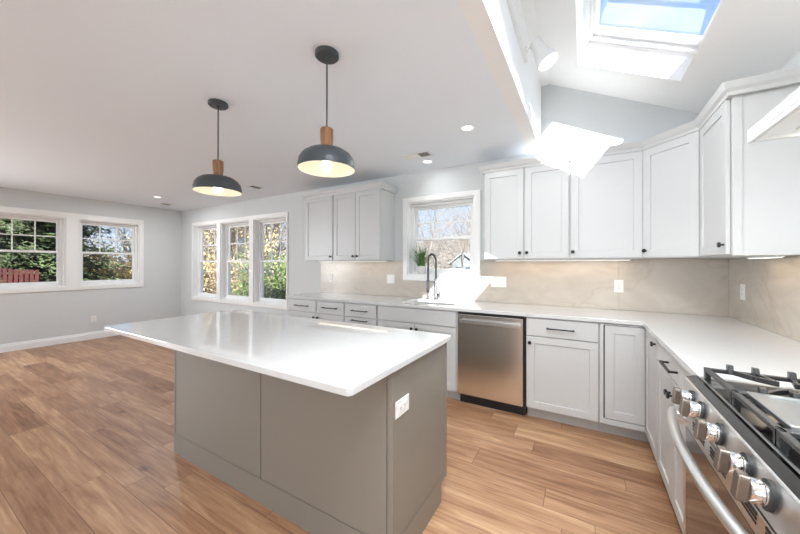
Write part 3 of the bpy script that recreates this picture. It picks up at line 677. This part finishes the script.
def grate(y0, y1, griddle):
    m_ = MB(); xf, xb = -.634, -.040; z = .955
    ra = [(xf, y0), (xf, y1), (xb, y1), (xb, y0)]
    for a, b_ in zip(ra, ra[1:]+ra[:1]): rail(m_, (*a, z), (*b_, z), .015, -.013)
    for x_ in (xf, (xf+xb)/2, xb):
        for y_ in (y0, y1): m_.box(x_-.008, x_+.008, y_-.010, y_+.010, .9012, z)
    yc = (y0+y1)/2
    if not griddle:
        for x_ in (-.335,): rail(m_, (x_, y0, z), (x_, y1, z), .010)
        for bx in (-.47, -.19):
            for s1 in (-1, 1):
                for s2, yy in ((1, y0), (-1, y1)):
                    rail(m_, (bx+s1*.105, yy, z+.004), (bx+s1*.062, yy+(yc-yy)*.45, z+.004), .011)
                    rail(m_, (bx+s1*.062, yy+(yc-yy)*.45, z+.004), (bx+s1*.018, yc+(yy-yc)*.28, z+.004), .011)
            for s2, yy in ((1, y0), (-1, y1)):
                for dx in (-.042, .042): rail(m_, (bx+dx, yy, z+.004), (bx+dx*.55, yy+(yc-yy)*.62, z+.004), .011)
            for s2, yy in ((1, y0), (-1, y1)):   # upturned finger ends
                for dx in (-.105, -.042, .042, .105): m_.prism([(yy-.012, z-.012), (yy+.012, z-.012), (yy+.010, z+.019), (yy-.006, z+.019)], bx+dx-.008, bx+dx+.008, 'a')
    g = m_.build('grate', 'iron', r, bevel=.002)
    if griddle:
        k = MB(Fr((0, 0, 0), (1, 0, 0), (0, 0, 1), (0, 1, 0)))
        lo_, hi_ = min(y0, y1)+.006, max(y0, y1)-.006
        k.plate([-.615, -.05, -.575, -.07], [lo_, hi_, lo_+.014, hi_-.014], lambda a, c: not inr(a, c, (-.575, -.07, lo_+.014, hi_-.014)), .948, .963)
        k.box(-.575, -.07, .946, .9565, lo_+.014, hi_-.014)
        k.build('griddle_plate', 'grid', r, bevel=.003)
grate(RY0-.020, RY0-.252, False); grate(RY0-.262, RY0-.497, True); grate(RY0-.507, RY1+.020, False)
# vent strip, door, handle
yp([(-.640, .766), (-.701, .766), (-.699, .8025), (-.640, .8045)], RY1+.003, RY0-.003, 'vent_strip', 'steel2', .001)
for g0 in (-2.07, -2.235, -2.40, -2.555):
    for k in range(3): MB().box(-.7014, -.690, g0-.115, g0, .7705+k*.0105, .7765+k*.0105).build('vent_slot', 'rubber', r)
d = yp([(-.640, .19), (-.694, .19), (-.697, .20), (-.697, .757), (-.692, .766), (-.640, .766)], RY1+.004, RY0-.004, 'oven_door', 'steel2', .002)
MB().box(-.6985, -.690, RY1+.045, RY0-.045, .235, .742).build('door_glass', 'enamel', d)
yp([(-.640, .10), (-.694, .10), (-.694, .186), (-.640, .186)], RY1+.004, RY0-.004, 'storage_drawer', 'steel2', .002)
pth = []
for k in range(25):
    t_ = k/24; y_ = RY0-.03+(RY1+.06-RY0)*t_; pth.append((-.732-.036*math.sin(math.pi*t_)**.8, y_, .782))
m_ = MB().tube([(-.699, pth[0][1]-.002, .752), (-.722, pth[0][1]-.001, .772)]+pth+[(-.722, pth[-1][1]+.001, .772), (-.699, pth[-1][1]+.002, .752)], .0145, 14)
m_.build('door_handle', 'steel2', r, smooth='auto')
nrm = Vector((-.986, 0, -.0)).normalized()
for y_ in (-2.055, -2.155, -2.310, -2.466, -2.566):
    FKn = Fr((-.6935, y_, .866), (0, 1, 0), (-1, 0, .12), (.12, 0, 1))
    kb = MB(FKn).lathe([(.0295, 0), (.0295, .012), (.0255, .013), (0, .013)], (0, .0, 0), 'b', 28).build('knob_bezel', 'rubber', r, smooth='auto')
    MB(FKn).lathe([(.0225, 0), (.0225, .004), (.0240, .006), (.0240, .022), (.022, .025), (0, .025)], (0, .0131, 0), 'b', 28).build('knob_barrel', 'chrome', kb, smooth='auto')
    m_ = MB(FKn).prism([(-.0125, -.027), (.0125, -.027), (.0135, -.020), (.0135, .020), (.0125, .027), (-.0125, .027), (-.0135, .020), (-.0135, -.020)], .0375, .0565, 'b')
    m_.build('knob_grip', 'knobface', kb, bevel=.003, seg=3)

# ------------------------------------------------------------------ hood
r = thing('range_hood', (-.26, RC, 1.747), 'slim stainless canopy hood on the right wall above the range', 'range hood')
HX = -.525
mb = MB(Fr((0, 0, 0), (1, 0, 0), (0, 0, 1), (0, 1, 0)))
mb.plate([HX, -.002, HX+.012, -.02], [RY1, RY0, RY1+.012, RY0-.012], lambda a, c: not inr(a, c, (HX+.012, -.02, RY1+.012, RY0-.012)), 1.747, 1.793); mb.build('hood_lip', 'steel2', r, bevel=.0012)
MB().box(HX+.012, -.02, RY1+.012, RY0-.012, 1.756, 1.762).build('hood_underside', 'steel', r)
m_ = MB(); A = [(HX, RY1), (-.002, RY1), (-.002, RY0), (HX, RY0)]; B = [(-.30, RC-.15), (-.002, RC-.15), (-.002, RC+.15), (-.30, RC+.15)]
a_ = [m_.v((*p, 1.7935)) for p in A]; b_ = [m_.v((*p, 2.02)) for p in B]; m_.face(a_); m_.face(b_)
for i in range(4): m_.face([a_[i], a_[(i+1) % 4], b_[(i+1) % 4], b_[i]])
m_.build('hood_canopy', 'steel2', r)
MB().box(-.30, -.002, RC-.15, RC+.15, 2.02, 2.49).build('hood_chimney', 'steel2', r)
MB().box(HX-.002, HX+.001, RC-.10, RC+.24, 1.762, 1.781).build('control_strip', 'steel', r, bevel=.001)
MB().box(HX+.09, -.1, RY1+.06, RY0-.06, 1.7525, 1.7555).build('filter', 'steel', r)
for y_ in (RY0-.058, RY1+.058):
    MB().lathe([(.030, 0), (.030, .004), (0, .004)], (-.385, y_, 1.7505)).build('hood_lamp', 'lens', r)
    lamp('hood_light', 'AREA', (-.385, y_, 1.749), 2.2, r, (1, .98, .95), shape='DISK', size=.07)

# ------------------------------------------------------------------ pendants
def pendant(X_, Y_, label):
    r = thing('pendant_light', (X_, Y_, H), label, 'pendant light', 'pendants over the island')
    c = MB().lathe([(0, -.001), (.062, -.001), (.064, -.005), (.064, -.020), (.058, -.026), (.012, -.026), (.009, -.040), (0, -.040)], (X_, Y_, H)).build('canopy', 'charcoal', r, smooth='auto')
    MB().lathe([(0, -.032), (.004, -.031), (.005, -.026)], (X_+.036, Y_-.01, H)).lathe([(0, -.032), (.004, -.031), (.005, -.026)], (X_-.036, Y_+.01, H)).build('screws', 'gun', c, smooth='auto')
    MB().lathe([(.0045, 2.062), (.0045, H-.038)], (X_, Y_, 0), seg=10).build('cord', 'charcoal', r, smooth='auto')
    MB().lathe([(0, 2.064), (.031, 2.064), (.035, 2.060), (.035, 2.000), (.030, 1.956), (0, 1.956)], (X_, Y_, 0)).build('wooden_neck', 'wood', r, smooth='auto', label='turned wooden neck above the shade')
    out = [(.026, 1.9560), (.060, 1.9520), (.100, 1.9410), (.128, 1.9220), (.145, 1.8960), (.152, 1.8660), (.153, 1.8420), (.151, 1.8415)]
    inn = [(.148, 1.8460), (.147, 1.8670), (.140, 1.8940), (.124, 1.9180), (.098, 1.9360), (.058, 1.9460), (.0, 1.9480)]
    MB().lathe([(0, 1.9545)]+out, (X_, Y_, 0), seg=64, cap=False).build('lamp_shade', 'charcoal', r, smooth='auto')
    MB().lathe([(.151, 1.8415)]+inn, (X_, Y_, 0), seg=64, cap=False).build('shade_lining', 'cream', r, smooth='auto', label='cream inside of the shade')
    MB().lathe([(.017, 1.9470), (.017, 1.9160), (.014, 1.9110), (0, 1.9110)], (X_, Y_, 0)).build('lamp_socket', 'cream', r, smooth='auto')
    MB().lathe([(.013, 1.9100), (.016, 1.8960), (.028, 1.8780), (.031, 1.8610), (.026, 1.8430), (.014, 1.8330), (0, 1.8300)], (X_, Y_, 0)).build('light_bulb', 'bulb', r, smooth=True)
    lamp('bulb_light', 'POINT', (X_, Y_, 1.815), BULB_W, r, (1, .84, .62), shadow_soft_size=.03)
    return r
pendant(-2.237, -2.20, 'nearer and larger-looking charcoal pendant with a wooden neck, over the right half of the island')
pendant(-3.288, -2.193, 'farther charcoal pendant with a wooden neck, over the left half of the island')

# ------------------------------------------------------------------ recessed cans, vents, track light
def can(X_, Y_, label, group=None, pw=None):
    r = thing('recessed_light', (X_, Y_, H), label, 'ceiling light', group)
    MB().lathe([(.062, -.0005), (.062, -.004), (.052, -.006), (.047, -.003), (.047, -.0005)], (X_, Y_, H), cap=False).build('trim_ring', 'plate', r, smooth='auto')
    MB().lathe([(.047, -.0025), (0, -.0025)], (X_, Y_, H), cap=False).build('lens', 'lens', r)
    lamp('can_light', 'AREA', (X_, Y_, H-.010), (pw or CANV_W) if group is None else CAN_W, r, (.97, 1, 1.0), shape='DISK', size=.09)
can(-1.871, -.927, 'round recessed ceiling light nearest the ceiling edge', pw=CANV_W*.25)
can(-2.537, -.318, 'round recessed ceiling light above the sink window beside the ceiling vent', pw=CANV_W*.09)
can(-7.36, -.93, 'round recessed ceiling light in the far left corner of the room')
for X_, Y_ in ((-5.2, -1.0), (-3.9, -3.6), (-5.6, -3.6), (-7.36, -3.2), (-2.2, -3.9), (-3.6, -5.3), (-5.6, -5.4), (-7.4, -5.4), (-2.0, -5.4)):
    pass
HID = [(-3.9, -4.1), (-5.8, -3.9), (-7.36, -3.9), (-2.1, -4.1), (-3.9, -5.5), (-5.8, -5.5), (-7.4, -5.5), (-2.0, -5.5)]
for X_, Y_ in HID: can(X_, Y_, 'round recessed ceiling light in the part of the room behind the camera', 'recessed lights behind the camera')

def vent(x0, x1, y0, y1, label, dark0=None):
    r = thing('ceiling_vent', ((x0+x1)/2, (y0+y1)/2, H), label, 'vent')
    mb = MB(Fr((0, 0, 0), (1, 0, 0), (0, 0, 1), (0, 1, 0)))
    mb.plate([x0, x1, x0+.018, x1-.018], [y0, y1, y0+.018, y1-.018], lambda a, c: not inr(a, c, (x0+.018, x1-.018, y0+.018, y1-.018)), H-.006, H-.0005); mb.build('vent_frame', 'plate', r, bevel=.001)
    MB().box(x0+.018, x1-.018, y0+.018, y1-.018, H-.0015, H-.0006).build('vent_backing', 'slot', r)
    m_ = MB(); n = int((x1-x0-.036)/.014)
    for k in range(n):
        xx = x0+.018+(k+.5)*(x1-x0-.036)/n
        s_ = 1 if (dark0 is None or xx < dark0) else -1
        m_.prism([(xx-.006, H-.0055+(.0 if s_ > 0 else .0)), (xx-.0052, H-.0055), (xx+.0065*s_, H-.0018), (xx+.0055*s_, H-.0016)] if s_ > 0 else [(xx+.0060, H-.0055), (xx+.0052, H-.0055), (xx-.0025, H-.0018), (xx-.0015, H-.0016)], y0+.018, y1-.018, 'b')
    m_.build('vent_louvres', 'plate', r)
vent(-2.70, -2.39, -.62, -.47, 'white ceiling vent above the sink, beside the recessed light', -2.53)
vent(-5.33, -5.20, -.64, -.44, 'small ceiling vent high above the triple window, seen behind the farther pendant', -5.4)
vent(-8.06, -7.90, -.64, -.46, 'small ceiling vent in the far left corner of the ceiling', -8.2)

r = thing('track_light', (XB, -1.3, 2.83), 'white track rail with a spotlight, fixed high on the bulkhead at the ceiling edge', 'track light')
MB().box(XB+.0005, XB+.026, -3.2, -1.03, 2.812, 2.846).build('track_rail', 'plate', r, bevel=.002)
MB().box(XB+.003, XB+.010, -1.0295, -1.022, 2.816, 2.842).build('rail_end_cap', 'plate', r)
ax, ay, az = XB+.027, -1.16, 2.829
hd = thing('track_head_', (0, 0, 0), 'x', 'x'); bpy.data.objects.remove(hd)
hp = Vector((XB+.11, -1.155, 2.815)); hdir = Vector((.46, -.02, -.88)).normalized()
arm = MB().tube([(ax, ay, az), (ax+.035, ay, az), (hp.x-.012, hp.y, hp.z+.002)], .006, 8); arm.box(XB+.026, XB+.038, ay-.022, ay+.022, az-.013, az+.013); arm.build('swivel_arm', 'plate', r)
hx_ = hdir.orthogonal().normalized(); FH = Fr(hp, hx_, hdir.cross(hx_), hdir)
big = lambda pr: [(a*1.22, b*1.22) for a, b in pr]
s_ = MB(FH).lathe(big([(0, -.045), (.028, -.043), (.033, -.035), (.034, .030), (.040, .050), (.053, .085), (.058, .112), (.055, .112), (.050, .088), (.034, .055), (0, .050)]), (0, 0, 0), seg=36, cap=False).build('spotlight_shade', 'plate', r, smooth='auto')
MB(FH).lathe(big([(.053, .103), (0, .1035)]), (0, 0, 0), cap=False).build('spotlight_lens', 'lens', s_)
hdir0 = hdir; hdir = Vector((.12, -.10, -.98)).normalized(); hx_ = hdir.orthogonal().normalized()
for yy in (-2.05, -2.85):  # two unseen heads added on the rail to brighten the aisle
    o_ = Vector((0, yy-hp.y, 0)); q = MB(Fr(hp+o_, hx_, hdir.cross(hx_), hdir)).lathe([(0, -.045), (.028, -.043), (.033, -.035), (.034, .030), (.040, .050), (.053, .085), (.058, .112), (.055, .112), (.050, .088), (.034, .055), (0, .050)], (0, 0, 0), seg=36, cap=False).build('spotlight_shade', 'plate', r, smooth='auto')
    MB(Fr(hp+o_, hx_, hdir.cross(hx_), hdir)).lathe([(.053, .103), (0, .1035)], (0, 0, 0), cap=False).build('spotlight_lens', 'lens', q)
    b_ = MB().tube([(ax, ay+o_.y, az), (ax+.035, ay+o_.y, az), (hp.x-.012, hp.y+o_.y, hp.z+.002)], .006, 8); b_.build('swivel_arm', 'plate', r)
    l = lamp('spot_light', 'AREA', hp+o_+hdir*.118, FILL_HEAD_W, r, (.97, 1, 1), shape='DISK', size=.09); l.rotation_euler = (hdir).to_track_quat('-Z', 'Y').to_euler()
hdir = hdir0
l = lamp('spot_light', 'AREA', hp+hdir*.142, HEAD1_W, r, (.97, 1, 1), shape='DISK', size=.09); l.rotation_euler = (hdir).to_track_quat('-Z', 'Y').to_euler()

# area lamp added under the second skylight's glass to boost the light from it
l = lamp('added_skylight_fill', 'AREA', FS((sky[1][0]+sky[1][1])/2, -.185, (sky[1][2]+sky[1][3])/2), SKY_FILL_W, None, (.95, 1, 1.045), shape='RECTANGLE', size=1.2, size_y=.5)
l.rotation_euler = Vector((-.4472, 0, -.8944)).to_track_quat('-Z', 'X').to_euler()

# ------------------------------------------------------------------ outdoors
GZ = -.75
struct(MB().box(-70, 40, -30, 60, GZ-.2, GZ).build('ground', 'ground'))
m_ = MB(); rh = random.Random(3)
hx = [-90+5*i for i in range(27)]; hy = [-30+5*j for j in range(23)]
def hz(x_, y_):
    d1 = min(1.0, max(0, (y_-22)/26)); d2 = min(1.0, max(0, (-x_-40)/22))*.42; d = max(d1, d2); return GZ-.25+6.5*d*d*(3-2*d)+(.5*math.sin(x_*.31+y_*.17)+.35*math.sin(y_*.43-x_*.2))*d
g_ = [[m_.v((x_, y_, hz(x_, y_))) for y_ in hy] for x_ in hx]
for i in range(26):
    for j in range(22): m_.face([g_[i][j], g_[i+1][j], g_[i+1][j+1], g_[i][j+1]])
struct(m_.build('hillside', 'hill', smooth=True))
def branch(m_, p, d, L_, r0, lvl, tips, rnd, seg):
    n = 4 if lvl < 2 else 3; pts = [p.copy()]; rad = [r0]; dd = d.copy()
    for k in range(n):
        dd = (dd+Vector((rnd.gauss(0, .16), rnd.gauss(0, .16), rnd.gauss(.05, .10)))).normalized()
        p = p+dd*L_/n; pts.append(p.copy()); rad.append(r0*(1-.72*(k+1)/n))
    m_.tube([tuple(q) for q in pts], rad, max(3, seg-lvl), cap=False); tips.extend(pts[1:] if lvl >= 2 else [])
    if lvl >= 3: return
    kids = (11, 6, 4)[lvl]
    for i in range(kids):
        t_ = rnd.uniform(.28 if lvl == 0 else .2, 1.0); k = min(n-1, int(t_*n)); q = pts[k].lerp(pts[k+1], t_*n-k)
        az_ = rnd.uniform(0, 2*math.pi); base_ = (pts[k+1]-pts[k]).normalized(); o_ = base_.orthogonal().normalized(); o_ = Matrix.Rotation(az_, 3, base_) @ o_
        nd = (base_*rnd.uniform(.45, .9)+o_*rnd.uniform(.6, 1.0)+Vector((0, 0, .15))).normalized()
        branch(m_, q, nd, L_*rnd.uniform(.42, .62)*(1.05-t_*.35), r0*(1-.72*t_)*.5, lvl+1, tips, rnd, seg)
def leaves(m_, tips, n, size, spread, rnd):
    for k in range(n):
        c = rnd.choice(tips)+Vector((rnd.gauss(0, spread), rnd.gauss(0, spread), rnd.gauss(0, spread)))
        a = Vector((rnd.gauss(0, 1), rnd.gauss(0, 1), rnd.gauss(0, 1))).normalized(); b_ = a.orthogonal().normalized(); s_ = size*rnd.uniform(.6, 1.3)
        q = [m_.bm.verts.new(c+a*s_), m_.bm.verts.new(c+b_*s_*.5), m_.bm.verts.new(c-a*s_), m_.bm.verts.new(c-b_*s_*.5)]; m_.face(q)
def make_tree(name, h_, r0, seed, bark, leafm=None, nleaf=0, lsize=.08):
    rnd = random.Random(seed); m_ = MB(); tips = []
    branch(m_, Vector((0, 0, -.05)), Vector((0, 0, 1)), h_, r0, 0, tips, rnd, 7)
    o = bpy.data.objects.new(name, None); C.objects.link(o)
    m_.build('trunk_and_branches', bark, o, recalc=False, smooth=True)
    if leafm: g = MB(); leaves(g, tips, nleaf, lsize, .22, rnd); g.build('foliage', leafm, o, recalc=False)
    return o
def make_conifer(name, h_, seed):
    rnd = random.Random(seed); o = bpy.data.objects.new(name, None); C.objects.link(o)
    m_ = MB().tube([(0, 0, -.05), (0, 0, h_*.5), (0, 0, h_)], [.16, .10, .01], 7); g = MB(); z_ = .5
    while z_ < h_:
        R_ = (1-z_/h_)**.8*h_*.26+.15
        for k in range(8):
            az_ = rnd.uniform(0, 6.28); d = Vector((math.cos(az_), math.sin(az_), rnd.uniform(-.28, -.05))); L_ = R_*rnd.uniform(.7, 1.1)
            m_.tube([(0, 0, z_), tuple(Vector((0, 0, z_))+d*L_)], [.025, .006], 3, cap=False)
            for j in range(64):
                t_ = rnd.uniform(.15, 1); c = Vector((0, 0, z_))+d*L_*t_+Vector((rnd.gauss(0, .10), rnd.gauss(0, .10), rnd.gauss(0, .07)))
                a = (d+Vector((rnd.gauss(0, .7), rnd.gauss(0, .7), rnd.gauss(-.2, .5)))).normalized(); b_ = a.orthogonal().normalized(); s_ = rnd.uniform(.05, .12)
                g.face([g.bm.verts.new(c+a*s_), g.bm.verts.new(c+b_*s_*.32), g.bm.verts.new(c-a*s_), g.bm.verts.new(c-b_*s_*.32)])
        z_ += h_*.032
    m_.build('trunk_and_branches', 'barkdark', o, recalc=False, smooth=True); g.build('foliage', 'needle', o, recalc=False)
    return o
def make_shrub(name, h_, seed, leafm, n):
    rnd = random.Random(seed); o = bpy.data.objects.new(name, None); C.objects.link(o); m_ = MB(); tips = []
    for k in range(14):
        az_ = rnd.uniform(0, 6.28); d = Vector((math.cos(az_)*.6, math.sin(az_)*.6, 1)).normalized()
        branch(m_, Vector((math.cos(az_)*.1, math.sin(az_)*.1, -.05)), d, h_*rnd.uniform(.6, 1.0), .022, 2, tips, rnd, 5)
    m_.build('stems', 'barkdark', o, recalc=False, smooth=True); g = MB(); leaves(g, tips, n, .07, .16, rnd); g.build('foliage', leafm, o, recalc=False)
    return o
def dup(src):
    c = src.copy(); C.objects.link(c)
    for ch in src.children: k = ch.copy(); C.objects.link(k); k.parent = c
    return c
used = set()
def put(src, x_, y_, rz, s_, label, cat, group):
    o = src if src.name not in used else dup(src); used.add(src.name) if o is src else None
    o.location = (x_, y_, GZ); o.rotation_euler = (0, 0, rz); o.scale = (s_, s_, s_); tag(o, label, cat, group); return o
bare = [make_tree('bare_tree', 8.5, .085, 11, 'bark'), make_tree('bare_tree', 9.5, .10, 12, 'bark'), make_tree('bare_tree', 7.5, .07, 13, 'bark')]
gold = make_tree('autumn_tree', 8, .13, 21, 'bark', 'leafgold', 5200, .085); rust = make_tree('autumn_tree', 7, .12, 22, 'bark', 'leafrust', 4200, .085)
con = [make_conifer('evergreen_tree', 9, 31), make_conifer('evergreen_tree', 7.5, 32)]
shr = make_shrub('green_shrub', 2.7, 41, 'leafgreen', 2600); shr2 = make_shrub('evergreen_shrub', 2.0, 42, 'needle', 2400)
shg = make_shrub('autumn_shrub', 3.6, 43, 'leafgold', 2600); shu = make_shrub('autumn_shrub', 3.4, 44, 'leafrust', 2200)
rn = random.Random(5)
CAMX, CAMY = -1.02, -3.463
def polar(slope, y_): return CAMX+slope*(y_-CAMY), y_
# behind the sink window
LB = 'bare pale tree in the woods seen through the sink window'
for k in range(34):
    y_ = rn.uniform(12, 30); x_, _ = polar(rn.uniform(-.66, -.22), y_); put(bare[k % 3], x_, y_, rn.uniform(0, 6), rn.uniform(.42, .82)*(.7+y_/50), LB, 'tree', 'woods behind the sink window')
# behind the triple window
spec = [(gold, -2.05, 6), (rust, -1.95, 8), (gold, -1.86, 5), (rust, -1.78, 7), (gold, -1.70, 9), (rust, -1.62, 5.5), (gold, -1.74, 10), (rust, -1.66, 11), (gold, -2.2, 9), (rust, -1.66, 13)]
for s_, sl, y_ in spec:
    x_, y_ = polar(sl, y_); put(s_, x_, y_, rn.uniform(0, 6), rn.uniform(.8, 1.1), 'golden leafy tree outside the triple window' if s_ is gold else 'rust leafy tree outside the triple window', 'tree', ('golden' if s_ is gold else 'rust')+' trees outside the triple window')
for k in range(12):
    y_ = rn.uniform(5, 14); x_, _ = polar(rn.uniform(-2.1, -1.2), y_); put(bare[k % 3], x_, y_, rn.uniform(0, 6), rn.uniform(.7, 1.1), 'bare tree outside the triple window', 'tree', 'bare trees outside the triple window')
for sl, y_, q in ((-1.33, 4.2, .85), (-1.22, 3.6, .8), (-1.29, 6.5, 1.0), (-1.20, 6.2, .95)):
    x_, y_ = polar(sl, y_); put(shr, x_, y_, rn.uniform(0, 6), q, 'green leafy shrub outside the right-hand pane of the triple window', 'shrub', 'green shrubs outside the triple window')
for sl, y_, q in ((-1.36, 2.9, .42), (-1.27, 2.7, .46), (-1.19, 2.6, .46)):
    x_, y_ = polar(sl, y_); put(shr2, x_, y_, rn.uniform(0, 6), q, 'dark low evergreen shrub at the foot of the triple window', 'shrub', 'dark shrubs outside the triple window')
# beyond the left wall
for x_, y_, q in ((-17.5, -1.2, 1.0), (-18.5, .2, 1.1), (-20, -2.4, 1.1), (-21, .3, .7), (-27, 1.0, .9), (-22, -.8, 1.2)):
    put(con[rn.randint(0, 1)], x_, y_, rn.uniform(0, 6), q, 'dark evergreen tree beyond the left wall windows', 'tree', 'evergreens beyond the left wall')
for k in range(14):
    x_ = rn.uniform(-30, -20); y_ = CAMY+(CAMX-x_)*rn.uniform(.14, .38); put(bare[k % 3], x_, y_, rn.uniform(0, 6), rn.uniform(.5, .9), 'bare pale tree beyond the left wall windows', 'tree', 'bare trees beyond the left wall')
for x_, sl, q in ((-20, .275, .75), (-23, .31, .8), (-25, .345, .9), (-21, .365, .8), (-28, .29, 1.0)):
    put(shg if q < .85 else shu, x_, CAMY+(CAMX-x_)*sl, rn.uniform(0, 6), q, ('golden' if q < .85 else 'rust')+' bush in the gap right of the evergreens, through the left wall windows', 'shrub', ('golden' if q < .85 else 'rust')+' bushes beyond the left wall')
for sl, y_, q in ((-2.12, 5.2, 1), (-1.98, 4.4, .9), (-1.88, 5.6, 1), (-1.72, 4.2, .8), (-1.62, 5.4, 1), (-1.52, 4.4, .75), (-1.80, 7.5, 1.2), (-1.60, 7.2, 1.0)):
    x_, y_ = polar(sl, y_); g_ = q > .95
    put(shg if g_ else shu, x_, y_, rn.uniform(0, 6), q, ('golden' if g_ else 'rust')+' leafy bush outside the left and middle panes of the triple window', 'shrub', ('golden' if g_ else 'rust')+' bushes outside the triple window')
# red fence
r = thing('picket_fence', (-15, -1.8, GZ), 'red wooden picket fence outside the leftmost window', 'fence')
for k in range(22):
    y_ = -2.95+k*.098; MB().box(-15.02, -14.98, y_, y_+.07, GZ, 1.20+.05*math.sin(k*.2)).build('picket', 'fence', r)
for z_ in (.2, .95): MB().box(-15.055, -15.02, -2.95, -.80, z_, z_+.09).build('fence_rail', 'fence', r)
# small buildings
def hut(name, x_, y_, w_, d_, zh, zr, label, cat, rz):
    r = thing(name, (x_, y_, GZ), label, cat)
    MB().prism([(x_-w_/2, GZ), (x_+w_/2, GZ), (x_+w_/2, zh), (x_, zr), (x_-w_/2, zh)], y_, y_+d_, 'b').build('wall', 'siding', r)
    m_ = MB()
    for s_ in (-1, 1):
        e_ = (x_+s_*(w_/2+.15), zh-.15*(zr-zh)/(w_/2)); m_.prism([(x_, zr+.01), e_, (e_[0], e_[1]+.09), (x_, zr+.10)], y_-.15, y_+d_+.15, 'b')
    m_.build('roof', 'roof', r)
    for s_ in (-.22, .22): MB().box(x_+s_*w_-w_*.12, x_+s_*w_+w_*.12, y_-.03, y_+.01, GZ+.9, zh-.25).build('window_pane', 'darkpane', r)
    r.rotation_euler = (0, 0, rz); return r
hut('garden_shed', -6.42, 12, 1.25, 2.0, 1.45, 1.90, 'small pale gabled shed beyond the sink window', 'shed', 0)
hut('white_house', -32, 5.2, 3.2, 5, 1.2, 2.2, 'pale gabled house far beyond the left wall windows', 'house', math.pi/2)

# tidy: names never end in an underscore and empties stay small
bpy.context.view_layer.update()
